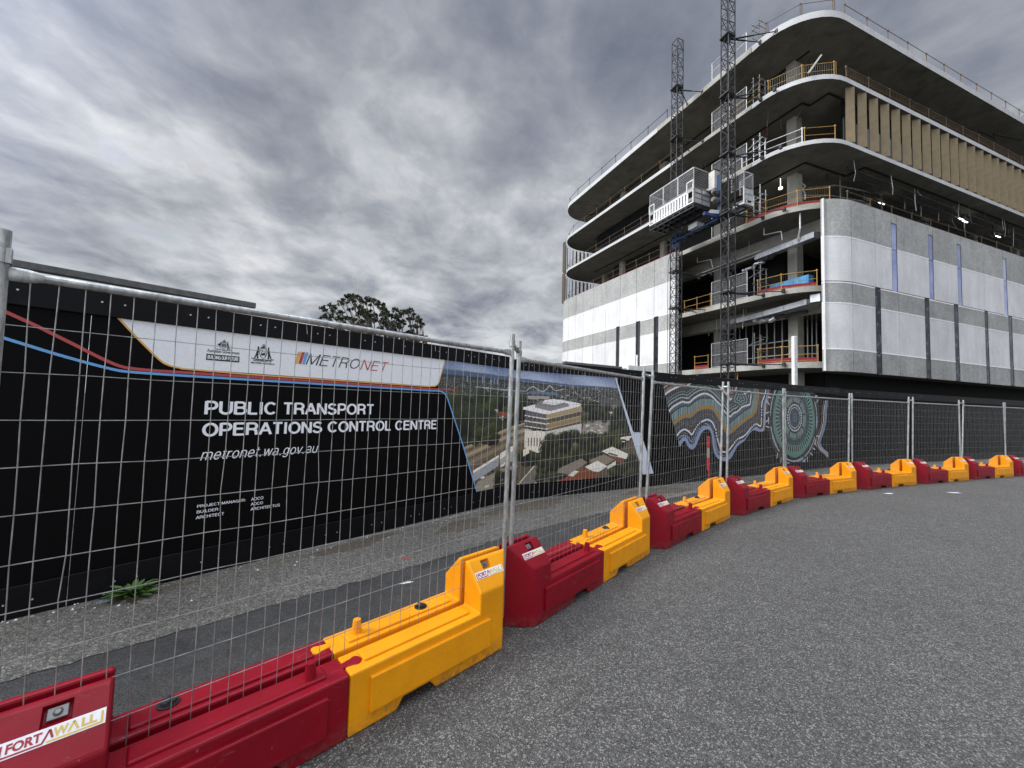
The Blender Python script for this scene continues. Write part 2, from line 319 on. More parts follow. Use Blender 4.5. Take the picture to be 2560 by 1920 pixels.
# grotesque capitals and lower case drawn as pen strokes; cap height 1, x-height .73
def _arc(cx, cy, rx, ry, a0, a1, n=10): return [(cx + rx * math.cos(R(a0 + (a1 - a0) * i / n)), cy + ry * math.sin(R(a0 + (a1 - a0) * i / n))) for i in range(n + 1)]
GL = {
 'A': (.74, [[(.04, 0), (.37, 1)], [(.70, 0), (.37, 1)], [(.16, .34), (.58, .34)]]),
 'B': (.72, [[(.09, 0), (.09, 1)], [(.09, .95), (.40, .95)] + _arc(.40, .74, .21, .21, 90, -90, 8) + [(.09, .53)], [(.09, .53), (.42, .53)] + _arc(.42, .29, .23, .24, 90, -90, 8) + [(.09, .05)]]),
 'C': (.76, [_arc(.39, .5, .32, .45, 42, 318, 18)]),
 'D': (.76, [[(.09, 0), (.09, 1)], [(.09, .95), (.33, .95)] + _arc(.33, .5, .35, .45, 90, -90, 12) + [(.09, .05)]]),
 'E': (.66, [[(.09, 0), (.09, 1)], [(.09, .95), (.60, .95)], [(.09, .53), (.56, .53)], [(.09, .05), (.62, .05)]]),
 'F': (.60, [[(.09, 0), (.09, 1)], [(.09, .95), (.58, .95)], [(.09, .51), (.52, .51)]]),
 'G': (.80, [_arc(.39, .5, .32, .45, 48, 352, 18) + [(.70, .48), (.42, .48)], [(.70, .5), (.70, 0)]]),
 'H': (.74, [[(.09, 0), (.09, 1)], [(.65, 0), (.65, 1)], [(.09, .53), (.65, .53)]]),
 'I': (.27, [[(.135, 0), (.135, 1)]]),
 'J': (.56, [[(.46, 1), (.46, .30)] + _arc(.26, .27, .20, .22, 0, -180, 8)]),
 'L': (.58, [[(.09, 0), (.09, 1)], [(.09, .05), (.55, .05)]]),
 'M': (.86, [[(.09, 0), (.09, 1)], [(.10, 1), (.43, .06)], [(.76, 1), (.43, .06)], [(.77, 0), (.77, 1)]]),
 'N': (.74, [[(.09, 0), (.09, 1)], [(.10, 1), (.64, 0)], [(.65, 0), (.65, 1)]]),
 'O': (.80, [_arc(.40, .5, .33, .45, 0, 360, 24)]),
 'P': (.68, [[(.09, 0), (.09, 1)], [(.09, .95), (.39, .95)] + _arc(.39, .69, .22, .26, 90, -90, 8) + [(.09, .43)]]),
 'R': (.73, [[(.09, 0), (.09, 1)], [(.09, .95), (.40, .95)] + _arc(.40, .71, .22, .24, 90, -90, 8) + [(.09, .47)], [(.42, .47), (.58, .36), (.62, 0)]]),
 'S': (.70, [_arc(.35, .73, .25, .22, 25, 180, 8) + [(.14, .60), (.35, .52), (.56, .42)] + _arc(.34, .27, .27, .23, 10, -170, 10)]),
 'T': (.64, [[(.32, 0), (.32, 1)], [(.03, .95), (.61, .95)]]),
 'U': (.74, [[(.09, 1), (.09, .33)] + _arc(.37, .33, .28, .28, 180, 360, 12) + [(.65, 1)]]),
 'V': (.70, [[(.04, 1), (.35, 0)], [(.66, 1), (.35, 0)]]), 'W': (.96, [[(.04, 1), (.26, 0)], [(.48, 1), (.26, 0)], [(.48, 1), (.70, 0)], [(.92, 1), (.70, 0)]]),
 ':': (.28, [[(.14, .06), (.14, .18)], [(.14, .52), (.14, .64)]]), '.': (.28, [[(.14, -.02), (.14, .11)]]), ' ': (.30, []),
 'a': (.56, [_arc(.26, .53, .19, .18, 150, 0, 7) + [(.45, .12), (.52, .03)], _arc(.25, .21, .18, .18, 60, 330, 12)]),
 'e': (.56, [[(.07, .38), (.49, .38)] + _arc(.28, .36, .21, .34, 5, 320, 16)]),
 'g': (.57, [_arc(.27, .38, .20, .32, 0, 360, 16), [(.48, .71), (.48, -.02)] + _arc(.28, -.02, .20, .20, 0, -160, 8)]),
 'm': (.84, [[(.08, 0), (.08, .72)], [(.08, .5)] + _arc(.25, .50, .17, .20, 180, 0, 8) + [(.42, 0)], [(.42, .5)] + _arc(.59, .50, .17, .20, 180, 0, 8) + [(.76, 0)]]),
 'n': (.56, [[(.08, 0), (.08, .72)], [(.08, .48)] + _arc(.28, .48, .20, .22, 180, 0, 8) + [(.48, 0)]]),
 'o': (.57, [_arc(.285, .36, .215, .34, 0, 360, 18)]), 'r': (.35, [[(.08, 0), (.08, .72)], [(.08, .45), (.16, .64), (.33, .69)]]),
 't': (.30, [[(.13, .92), (.13, .15), (.18, .04), (.29, .03)], [(.01, .69), (.28, .69)]]), 'u': (.56, [[(.08, .72), (.08, .24)] + _arc(.28, .24, .20, .22, 180, 360, 8) + [(.48, .72)], [(.48, .3), (.48, 0)]]),
 'v': (.50, [[(.03, .72), (.25, .01)], [(.47, .72), (.25, .01)]]), 'w': (.72, [[(.03, .72), (.19, .01)], [(.36, .72), (.19, .01)], [(.36, .72), (.53, .01)], [(.69, .72), (.53, .01)]]),
}
def stroke_text(mb, body, x0, x1, z0, z1, y, w=.155, shear=0):
    adv = sum(GL[c][0] for c in body) + .055 * (len(body) - 1); k = 0; pen = 0; H = z1 - z0; sx = (x1 - x0) / adv
    for c in body:
        a, strokes = GL[c]
        for st in strokes:
            P = [Vector(p) for p in st]; n = len(P)
            if n < 2: continue
            closed = (P[0] - P[-1]).length < 1e-4 and n > 4; Lf, Rt = [], []
            for i in range(n):
                if closed: d0 = P[i] - P[i - 1] if i else P[0] - P[-2]; d1 = P[i + 1] - P[i] if i < n - 1 else P[1] - P[0]
                else: d0 = P[i] - P[max(i - 1, 0)] if i else P[1] - P[0]; d1 = P[min(i + 1, n - 1)] - P[i] if i < n - 1 else d0
                if d0.length < 1e-6: d0 = d1
                if d1.length < 1e-6: d1 = d0
                d = (d0.normalized() + d1.normalized()); d = d.normalized() if d.length > 1e-3 else d0.normalized(); q = Vector((-d.y, d.x)); m = min(1.4, 1 / max(.3, q.dot(Vector((-d0.y, d0.x)).normalized())))
                Lf.append(P[i] + q * w / 2 * m); Rt.append(P[i] - q * w / 2 * m)
            T = lambda p: (x0 + (pen + p.x + shear * p.y) * sx, y - .00015 * (k % 5), z0 + p.y * H)
            mb.add([T(p) for p in Lf] + [T(p) for p in Rt], [(i, n + i, n + i + 1, i + 1) for i in range(n - 1)]); k += 1
        pen += a + .055

# ------------------------------------------------------------------ ground
g = MB(); g.add([(-900, -500, 0), (1100, -500, 0), (1100, 1500, 0), (-900, 1500, 0)], [(0, 1, 2, 3)]); struct(g.build('road', 'road'))
WP = [Vector((-5.0, 1.284, 0)), Vector((0, 6.634, 0)), Vector((10.3, 12.093, 0)), Vector((46., 25.94, 0))]
def jag(a, b, step, amp):
    a, b = Vector(a), Vector(b); n = max(2, int((b - a).length / step)); t = (b - a).normalized(); w = Vector((t.y, -t.x, 0)); out = []
    for i in range(n): out.append(a.lerp(b, i / n) + w * random.gauss(0, amp))
    return out
edge = [(-4.9, .2, 0), (-2.83, 2.22, 0), (-1.87, 3.10, 0), (-.99, 3.86, 0), (.07, 4.93, 0), (1.95, 6.45, 0), (5.2, 8.75, 0), (9.0, 10.6, 0), (16.5, 13.45, 0), (34.0, 20.3, 0)]
E1 = [q for a, b in zip(edge, edge[1:]) for q in jag(a, b, .07, .009)]
wallside = [w + Vector((-.3, .3, 0)) for w in WP[::-1]]; wallside[-1] = Vector((-6.2, .6, 0))
g = MB(); g.add([(p.x, p.y, .008) for p in E1 + wallside], [tuple(range(len(E1) + len(wallside)))]); struct(g.build('verge', 'verge'))
row = [(-3.6, .2, 0), (-.80, 2.42, 0), (.65, 3.95, 0), (2.35, 5.55, 0), (4.2, 7.05, 0), (6.3, 8.32, 0), (8.6, 9.35, 0), (13.2, 11.1, 0), (20, 13.7, 0), (34, 19.2, 0)]
E2 = [q for a, b in zip(row, row[1:]) for q in jag(a, b, .09, .006)]
E3 = [Vector((p.x, p.y, 0)) for p in E1[::-1]]
g = MB(); g.add([(p.x, p.y, .004) for p in E2 + E3], [tuple(range(len(E2) + len(E3)))]); struct(g.build('footpath', 'strip'))
def blob(cx, cy, rx, ry, rot, z, h=0.0, n=40, seed=1):
    rn = random.Random(seed); ph = [rn.uniform(0, 6.28) for _ in range(5)]; mb = MB(); rings = 5 if h else 1
    vs = [(cx, cy, z + h)]; fs = []
    for k in range(1, rings + 1):
        fr = k / rings
        for i in range(n):
            a = 2 * math.pi * i / n; r = 1 + .20 * math.sin(2 * a + ph[0]) + .16 * math.sin(3 * a + ph[1]) + .13 * math.sin(7 * a + ph[2]) + .10 * math.sin(13 * a + ph[3]) + rn.uniform(-.12, .12) * (k == rings)
            x, y = rx * r * fr * math.cos(a), ry * r * fr * math.sin(a)
            hh = h * (1 - fr) ** .8 * (1 + rn.uniform(-.35, .35)) if h else 0
            vs.append((cx + x * math.cos(rot) - y * math.sin(rot), cy + x * math.sin(rot) + y * math.cos(rot), z + (hh if k < rings else -.003 if h else 0)))
    for i in range(n): fs.append((0, 1 + i, 1 + (i + 1) % n))
    for k in range(rings - 1):
        for i in range(n): a = 1 + k * n + i; b2 = 1 + k * n + (i + 1) % n; fs.append((a, a + n, b2 + n, b2))
    mb.add(vs, fs, True); return mb
for i, (cx, cy, rx, ry, rot, mt, h) in enumerate([(-.62, 5.22, .42, .16, R(46), 'soil', .045), (.35, 6.30, .7, .22, R(38), 'soil', .05), (-1.72, 4.45, .5, .11, R(47), 'soil', .02), (-2.2, 4.0, .22, .06, R(47), 'sand', .012),
                                            (1.2, 6.2, .5, .16, R(35), 'sand', .02), (3.0, 7.75, .9, .2, R(28), 'soil', .03), (2.0, 6.95, .45, .15, R(30), 'sand', .012), (-.05, 5.75, .4, .12, R(40), 'sand', .010), (-2.95, 3.22, .28, .07, R(47), 'soil', .012),
                                            (6.8, 9.6, 1.2, .2, R(26), 'soil', .02), (12.5, 12.0, 1.6, .2, R(22), 'soil', .02)]):
    o = blob(cx, cy, rx, ry, rot, .0105, h, seed=i).build('soil_patch', mt); o['kind'] = 'stuff'; o['label'] = 'loose soil and sand spilt along the foot of the black hoarding'; o['category'] = 'soil'
for i, (cx, cy, rx, ry, rot, z, mt) in enumerate([(-3.13, 3.08, .05, .022, R(40), .012, 'sign_blue'), (-.90, 3.57, .05, .018, R(25), .008, 'sticker_white'), (-.35, 3.62, .05, .012, R(25), .008, 'sticker_white'), (7.98, 8.18, .13, .035, R(10), .004, 'sticker_white'), (9.68, 8.47, .16, .035, R(0), .004, 'sticker_white'), (-1.05, 4.1, .04, .02, .5, .012, 'sign_red')]):
    o = blob(cx, cy, rx, ry, rot, z, seed=20 + i).build('paint_mark', mt); struct(o)
rn = random.Random(5)
st = MB()
for i in range(330):
    k = rn.choice([0, 0, 0, 1]); a, b2 = WP[k], WP[k + 1]; t = rn.uniform(.2, 1) if k == 0 else rn.uniform(0, .7)
    p = a.lerp(b2, t); d = (b2 - a).normalized(); w = Vector((d.y, -d.x, 0)); p = p + w * abs(rn.gauss(.04, .22)); r = rn.uniform(.004, .013)
    if p.length < 1: continue
    vs = [(p.x + r * rn.uniform(.6, 1.2) * math.cos(q), p.y + r * rn.uniform(.6, 1.2) * math.sin(q), .009) for q in (0, 1.3, 2.5, 3.8, 5)] + [(p.x, p.y, .009 + r * .9)]
    st.cur = rn.choice([0, 1, 1, 2]); st.add(vs, [(0, 1, 5), (1, 2, 5), (2, 3, 5), (3, 4, 5), (4, 0, 5)])
o = st.build('gravel', ['sand', 'concrete', 'sticker_white']); o['kind'] = 'stuff'; o['label'] = 'small pale stones scattered at the foot of the hoarding'; o['category'] = 'gravel'

# ------------------------------------------------------------------ interlocking plastic barriers
def half_geo(sgn):
    Fp = [(0, 0), (.26, 0), (.295, .052), (.465, .052), (.506, 0), (1.025, 0), (1.025, .424), (.825, .424), (.825, .30), (0, .30)]
    Ip = [(0, 0), (.26, 0), (.295, .052), (.465, .052), (.506, 0), (1.19, 0), (1.19, .58), (.825, .58), (.825, .30), (0, .30)]
    vs = [(x, .2, z) for x, z in Fp] + [(x, .022, z) for x, z in Ip] + [(1.164, .05, .58), (.825, .05, .58)]
    n = 10; f = [tuple(range(n)), tuple(range(2 * n - 1, n - 1, -1))]
    for a in range(4): f.append((a + 1, a, n + a, n + a + 1))
    f += [(5, 4, n + 4, n + 5), (6, 5, n + 5, n + 6, 20), (7, 6, 20, 21), (21, 20, n + 6, n + 7), (8, 7, 21, n + 7, n + 8), (9, 8, n + 8, n + 9), (0, 9, n + 9, n)]
    vs = [(x, y * sgn, z) for x, y, z in vs]
    if sgn > 0: f = [tuple(reversed(q)) for q in f]
    me = bpy.data.meshes.new('h'); me.from_pydata(vs, [], f); me.update()
    bm = bmesh.new(); bm.from_mesh(me); bmesh.ops.recalc_face_normals(bm, faces=bm.faces); bm.to_mesh(me); bm.free()
    o = bpy.data.objects.new('h', me); C.objects.link(o)
    b = o.modifiers.new('b', 'BEVEL'); b.width = .010; b.segments = 2; b.limit_method = 'ANGLE'; b.angle_limit = R(20)
    cut = []
    def cutter(mb):
        c = mb.build('cut', 'rubber'); cut.append(c); m = o.modifiers.new('c', 'BOOLEAN'); m.operation = 'DIFFERENCE'; m.object = c; m.solver = 'EXACT'
    sl = Vector((0, -.15 * sgn, .156)).normalized(); nrm = Vector((0, .156 * sgn, .15)).normalized()
    o0 = Vector((0, .2 * sgn, .424))
    mb = MB((o0, Vector((1, 0, 0)), nrm, sl)); mb.add([(.925, -.028, .150), (.99, -.028, .150), (.99, -.028, .196), (.925, -.028, .196), (.918, .02, .112), (.997, .02, .112), (.997, .02, .202), (.918, .02, .202)],
            [(0, 1, 2, 3), (7, 6, 5, 4), (0, 4, 5, 1), (1, 5, 6, 2), (2, 6, 7, 3), (3, 7, 4, 0)])
    bm2 = cutter(mb)
    if sgn > 0:
        mb = MB(); mb.tube((.575, .108, .21), (.575, .108, .34), .036, 20); cutter(mb)
    for c in cut:
        bm = bmesh.new(); bm.from_mesh(c.data); bmesh.ops.remove_doubles(bm, verts=bm.verts, dist=1e-5); bmesh.ops.recalc_face_normals(bm, faces=bm.faces); bm.to_mesh(c.data); bm.free()
    bpy.context.view_layer.update()
    e = o.evaluated_get(bpy.context.evaluated_depsgraph_get()).to_mesh()
    res = ([tuple(v.co) for v in e.vertices], [tuple(p.vertices) for p in e.polygons])
    for c in cut + [o]: bpy.data.objects.remove(c)
    return res
HALF = {s: half_geo(s) for s in (1, -1)}
def make_barrier(color):
    mat = color + '_plastic'; side = 1 if color == 'red' else -1
    t = thing('barrier', 'x', 'barrier', (0, 0, 0), 0)
    mb = MB()
    for s in (1, -1): mb.add(*HALF[s])
    mb.box((.03, -.03, .03), (.80, .03, .07))
    body = mb.build('body', mat, t)
    # embossed panels, top ribs, interlocking tab and pin: moulded in one with the body
    mb = MB()
    for s in (1, -1):
        y0, y1 = (.190, .219) if s > 0 else (-.219, -.190)
        mb.prism([(.10, y0), (.905, y0), (.905, y1), (.10, y1)], .075, .252)
        ya, yb = sorted((s * .052, s * .150))
        mb.prism([(.09, ya), (.775, ya), (.775, yb), (.09, yb)], .296, .313)
    o = mb.build('ribs', mat, body, bevel=.007, seg=2)
    mb = MB(); cx, cy = -.062, .108
    arc = [(cx + .03 * math.cos(a), cy + .036 * math.sin(a)) for a in [R(50) + i * R(260) / 12 for i in range(13)]]
    mb.prism([(.01, cy + .018)] + arc + [(.01, cy - .018)], .14, .3045)
    mb.build('coupling_tab', mat, t, bevel=.003, seg=1)
    mb = MB(); mb.tube((.155, .108, .295), (.155, .108, .385), .030, 16, .021)
    mb.build('coupling_pin', mat, t, bevel=.003, seg=1)
    X = Vector((-1, 0, 0)) if side > 0 else Vector((1, 0, 0))
    for s in (1, -1):
        sl = Vector((0, -.15 * s, .156)).normalized(); nr = Vector((0, .156 * s, .15)).normalized()
        mb = MB((Vector((0, .2 * s, .424)), Vector((1, 0, 0)), nr, sl)); mb.cur = 0
        mb.box((.932, -.020, .154), (.983, -.014, .192)); mb.tube((.957, -.015, .173), (.957, -.004, .173), .014, 10, .007)
        mb.build('bolt', 'mid_steel', t, bevel=.002, seg=1)
    s = side; sl = Vector((0, -.15 * s, .156)).normalized(); Y = sl.cross(X)
    x0 = 1.078 if s > 0 else .838
    fr = (Vector((x0, .2 * s, .424)), X, Y, sl); L = .240
    st = MB(fr); st.flat([(0, .084), (L, .084), (L, .132), (0, .132)], -.0012)
    sticker = st.build('sticker', 'sticker_white', t)
    a, b2 = MB(fr), MB(fr)
    text_mb(a, 'FORT', .020, .094, .097, .124, -.0022, 0, .035)
    a.flat([(.094, .0925), (.100, .0925), (.113, .124), (.107, .124)], -.0022); a.flat([(.107, .124), (.113, .124), (.121, .098), (.115, .098)], -.0022)
    a.flat([(.006, .0875), (.097, .0875), (.1, .0925), (.006, .0925)], -.0022); a.flat([(.006, .0925), (.012, .0925), (.012, .124), (.006, .124)], -.0022)
    text_mb(b2, 'W', .118, .152, .097, .124, -.0024, 0, .035)
    b2.flat([(.150, .097), (.156, .097), (.167, .124), (.161, .124)], -.0023); b2.flat([(.161, .124), (.167, .124), (.178, .097), (.172, .097)], -.0023)
    text_mb(b2, 'LL', .182, .219, .097, .124, -.0022, 0, .035)
    b2.flat([(.105, .0875), (.234, .0875), (.234, .0925), (.106, .0925)], -.0022); b2.flat([(.228, .0925), (.234, .0925), (.234, .124), (.228, .124)], -.0022)
    a.build('red_letters', 'sticker_red', sticker); b2.build('gold_letters', 'mustard', sticker)
    return t
def add_cap(t, x, y, tilt=0):
    mb = MB(); mb.tube((x, y, .305), (x, y, .318), .040, 20); mb.tube((x, y, .317), (x + tilt, y, .330), .030, 16, .026); mb.box((x - .006, y - .024, .329), (x + .006, y + .024, .337))
    o = mb.build('filler_cap', 'rubber', None, bevel=.002, seg=1); o.parent = t; return o
UN = [[-0.8866, 2.0974, 0.7569, 0.7775], [0.7648, 3.8217, 0.8227, 0.8208], [2.4886, 5.4368, 0.7391, 0.725], [4.4092, 6.9005, 0.6251, 0.6284], [6.4631, 8.1221, 0.461, 0.4342], [8.7111, 9.112, 0.421, 0.3704], [11.0169, 9.9969, 0.3681, 0.3707], [13.3112, 10.8858, 0.3417, 0.3442], [15.56, 11.68, 0.335, 0.335]]
protoR, protoY = make_barrier('red'), make_barrier('yellow')
RL = ['red barrier in the bottom left corner, its tall end cut by the left frame edge',
      'red barrier right of the nearest fence pole pair, its dark end face in full view',
      'red barrier just right of the second pair of fence poles, third from the left',
      'red barrier just right of the third pair of fence poles, fourth from the left',
      'red barrier below the middle of the mural circle, fifth from the left',
      'red barrier just past the right end of the mural, sixth red one from the left',
      'seventh red barrier from the left, near the white road flecks',
      'eighth red barrier from the left, the last one wholly inside the frame',
      'red barrier at the far right, cut by the right frame edge']
YL = ['largest yellow barrier, with a black cap and an upright pin behind the wire mesh',
      'second yellow barrier from the left, its tall end at the second pair of fence poles',
      'third yellow barrier from the left, in front of the red bollard',
      'fourth yellow barrier from the left, below the left rim of the mural circle',
      'fifth yellow barrier from the left, below the right end of the mural',
      'sixth yellow barrier from the left, behind the nearer white road fleck',
      'seventh yellow barrier from the left, behind the farther white road fleck',
      'eighth yellow barrier from the left, next to the right frame edge', '']
for k, (mx, my, ar, ay) in enumerate(UN):
    r = protoR if k == 0 else copy_tree(protoR)
    r.location = (mx, my, .0); r.rotation_euler = (0, 0, ar + math.pi); r['label'] = RL[k]; r['group'] = 'barriers in a curved row along the road'
    if k == 8: continue
    y = protoY if k == 0 else copy_tree(protoY)
    y.location = (mx, my, .0); y.rotation_euler = (0, 0, ay); y['label'] = YL[k]; y['group'] = 'barriers in a curved row along the road'
    if k == 0: FIRST = (r, y)
    if k == 5: SIX = y
    if k == 1: SEC = y
    if k == 2: THIRD = y
# caps only where the photo shows them, added after copying
add_cap(FIRST[0], .655, -.115); add_cap(FIRST[1], .575, .108, .008); add_cap(SEC, .575, .108, .0); add_cap(THIRD, .575, .108, .01); add_cap(SIX, .575, .108, .01)

# ------------------------------------------------------------------ temporary fence panels
PT = [(-1.180, 1.225), (-1.049, 1.272), (-.999, 1.331), (-1.088, 1.161), (-1.168, 1.290), (-1.124, 1.330), (-1.056, 1.187), (-.960, 1.270), (-1.19, 1.19)]
FB = []      # feet parameters
PL = ['nearest and largest wire mesh fence, in front of the white lettering on the black hoarding',
      'second wire mesh fence from the left, in front of the printed aerial view',
      'third wire mesh fence from the left, before the left half of the wavy mural',
      'fourth wire mesh fence from the left, before the mural, ending inside its circle',
      'fifth wire mesh fence from the left, before the right half of the mural circle',
      'first wire mesh fence right of the mural, before plain black hoarding',
      'second wire mesh fence right of the mural, before plain black hoarding',
      'third wire mesh fence right of the mural, before plain black hoarding',
      'last wire mesh fence on the right, cut by the frame edge']
TOPS = []
for k, (mx, my, ar, ay) in enumerate(UN):
    a = (ar + ay) / 2; X = Vector((math.cos(a), math.sin(a), 0)); Y = Vector((-X.y, X.x, 0)); Z = Vector((0, 0, 1))
    tl, tr = PT[k]; bl, br = -1.165, 1.165
    if k == 0: bl, br = -1.16, 1.19
    if k == 1: bl = -1.09
    H = 2.185 if k == 0 else 2.15 if k == 1 else 2.115
    root = thing('mesh_fence', PL[k], 'fence panel', (mx, my, .07), a, 'temporary fence panels slotted into the barriers')
    def W(u, z):   # u 0..1 across, z height
        x = (bl + (br - bl) * u) * (1 - z / H) + (tl + (tr - tl) * u) * (z / H); return Vector((mx, my, 0)) + X * x + Z * z
    for u in (0, 1):
        mb = MB(); mb.tube(W(u, .075), W(u, H), .0175, 14); mb.build('post', 'galvanised', root)
        TOPS.append((k, u, W(u, H - .085), X, Y))
    w = (tr - tl); e = .03 / w
    mb = MB(); zt = H - .145
    mb.tube(W(e * 3.2, zt), W(1 - e * 3.2, zt), .016, 12)
    for u0, u1 in ((e * .3, e * 3.2), (1 - e * .3, 1 - e * 3.2)):   # flattened welded ends
        p, q = W(u0, zt), W(u1, zt); vs = []
        for c, (hz_, hy_) in ((p, (.025, .005)), (p.lerp(q, .55), (.024, .006)), (q, (.016, .016))):
            for i in range(12): t = 2 * math.pi * i / 12; vs.append(c + Z * hz_ * math.sin(t) + Y * hy_ * math.cos(t))
        mb.add(vs, [(r_ * 12 + i, r_ * 12 + (i + 1) % 12, (r_ + 1) * 12 + (i + 1) % 12, (r_ + 1) * 12 + i) for r_ in (0, 1) for i in range(12)], True)
    mb.build('top_rail', 'galvanised', root)
    mb = MB(); mb.tube(W(e, .10), W(1 - e, .10), .016, 8); mb.build('bottom_rail', 'galvanised', root)
    mb = MB(); rn = random.Random(40 + k); wr = (.0017, .0014, .00125)[min(k, 2)]
    nz = 12; zs = [zt - .012 - .162 * i for i in range(nz)] + [.12]
    warp = [[rn.gauss(0, .0018) for _ in zs] for _ in range(60)]
    nv = int(round((w - .08) / .0635))
    for i in range(1, nv):
        u = i / nv; kink = rn.random() < .16; ks = rn.randrange(4, 10); pts = []; bow = rn.gauss(0, .004)
        for j, z in enumerate(zs):
            o_ = rn.gauss(0, .0011) + bow * math.sin(math.pi * j / nz) + (rn.choice((-1, 1)) * .010 if kink and j == ks else 0)
            pts.append(W(u, z) + X * o_ + Y * (rn.gauss(0, .0015) + .002))
        for p, q in zip(pts, pts[1:]): mb.tube(p, q, wr, 4, cap=False)
    for j, z in enumerate(zs):
        pts = []
        for i in range(0, 13):
            u = e * .6 + (1 - 1.2 * e) * i / 12; sag = -.006 * math.sin(math.pi * i / 12) * (1 if j else 0)
            pts.append(W(u, z + sag + rn.gauss(0, .0012)) + Y * (-.002 + rn.gauss(0, .0012)))
        for p, q in zip(pts, pts[1:]): mb.tube(p, q, wr * 1.15, 4, cap=False)
    # loose wire ends near the top rail
    for _ in range(3):
        u = rn.uniform(.05, .95); p = W(u, zt - .02); mb.tube(p, p + X * rn.gauss(0, .03) + Z * -.05 - Y * .01, .0012, 4)
    mb.build('wire_mesh', 'wire', root)
CLAMPN = ['first', 'second', 'third', 'fourth', 'fifth', 'sixth', 'seventh', 'eighth']
for k in range(8):
    a = [t for t in TOPS if t[0] == k and t[1] == 1][0]; b2 = [t for t in TOPS if t[0] == k + 1 and t[1] == 0][0]
    p, q = a[2], b2[2]
    if k == 0: q = q - Vector((0, 0, .012)); p = p + Vector((0, 0, .012))
    c = thing('fence_clamp', CLAMPN[k] + ' galvanised clamp from the left, joining the tops of two fence poles', 'clamp', tuple(p.lerp(q, .5)), 0, 'clamps joining the fence poles')
    for s in (p, q):
        mb = MB(); mb.tube(s - Vector((0, 0, .022)), s + Vector((0, 0, .022)), .0235, 14); mb.build('collar', 'galvanised', c, bevel=.003, seg=1)
    mb = MB(); d = (q - p); mb.tube(p + d * .0, q, .017, 8)
    yy = a[4] * -1; m_ = p.lerp(q, .5)
    if k < 4: mb.tube(m_ + yy * .004, m_ + yy * .034, .010, 6)
    mb.build('bracket', 'galvanised', c)
# extra collar on the pole at the left frame edge
a = TOPS[0]; c = thing('fence_clamp', 'galvanised collar clamped on the fence pole at the left frame edge', 'clamp', tuple(a[2]), 0, 'clamps joining the fence poles')
mb = MB(); mb.tube(a[2] - Vector((0, 0, .028)), a[2] + Vector((0, 0, .020)), .0225, 16); mb.build('collar', 'galvanised', c, bevel=.003, seg=1)
mb = MB((a[2], a[3], a[4], Vector((0, 0, 1)))); mb.box((.012, -.030, -.030), (.024, -.018, .020)); mb.build('bracket', 'galvanised', c)

# ------------------------------------------------------------------ red bollard, weed
bo = thing('bollard', 'red plastic bollard with a pale reflective band, standing behind the fence before the mural', 'bollard', (4.63, 9.14, .012))
mb = MB(); o_ = Vector((4.63, 9.14, 0)); z_ = lambda h: o_ + Vector((0, 0, h))
mb.tube(z_(.07), z_(.50), .076, 20, .069); mb.tube(z_(.50), z_(.76), .069, 20, .064, cap=False); mb.tube(z_(.76), z_(.84), .064, 20, .063); mb.build('post', 'red_bollard', bo)
mb = MB(); mb.tube(z_(.53), z_(.755), .0700, 20, .0655); mb.build('reflective_band', 'bollard_band', bo)
mb = MB(); mb.tube(z_(.82), z_(.835), .080, 20); mb.tube(z_(.835), z_(1.0), .066, 20, .070); mb.tube(z_(1.0), z_(1.025), .080, 20, .074); mb.tube(z_(1.025), z_(1.09), .022, 12, .016); mb.build('handle', 'red_bollard', bo)
mb = MB(); mb.prism([(4.63 + .24 * math.cos(R(i * 45 + 22)), 9.14 + .24 * math.sin(R(i * 45 + 22))) for i in range(8)], .012, .075); mb.build('base', 'rubber', bo, bevel=.01)

def weed(name, label, x, y, n, L, seed, group=None):
    rn = random.Random(seed); root = thing(name, label, 'weed', (x, y, .008), 0, group); mb = MB()
    for i in range(n):
        az = i * 2.399 + rn.uniform(-.2, .2); el = R(8 + 62 * (i / n) ** 1.2 + rn.uniform(-6, 6)); ln = L * (1 - .35 * i / n) * rn.uniform(.8, 1.1); wd = ln * .13
        d = Vector((math.cos(az), math.sin(az), 0)); s = Vector((-d.y, d.x, 0)); vs = []; fs = []
        for j in range(7):
            u = j / 6; r_ = ln * u; c = Vector((x, y, .012)) + d * (r_ * math.cos(el * (1 - .35 * u))) + Vector((0, 0, r_ * math.sin(el) - .35 * ln * u * u * math.sin(el) - .04 * u * u * L))
            c.z = max(c.z, .012 + .004 * (i % 5)); ww = wd * (math.sin(math.pi * min(1, u * .93 + .05)) ** .75) * (.35 + .95 * u if u < .7 else 1.02)
            vs += [c - s * ww + Vector((0, 0, .012)), c, c + s * ww + Vector((0, 0, .012))]
        for j in range(6):
            k = j * 3; fs += [(k, k + 1, k + 4, k + 3), (k + 1, k + 2, k + 5, k + 4)]
        mb.add(vs, fs, True)
    mb.build('leaves', 'weed_leaf', root); return root
weed('weed', 'green rosette weed growing at the foot of the black hoarding', -3.02, 3.20, 34, .205, 3)
weed('weed', 'small tuft of green weeds behind the third pair of fence poles', 6.05, 10.0, 26, .26, 9)

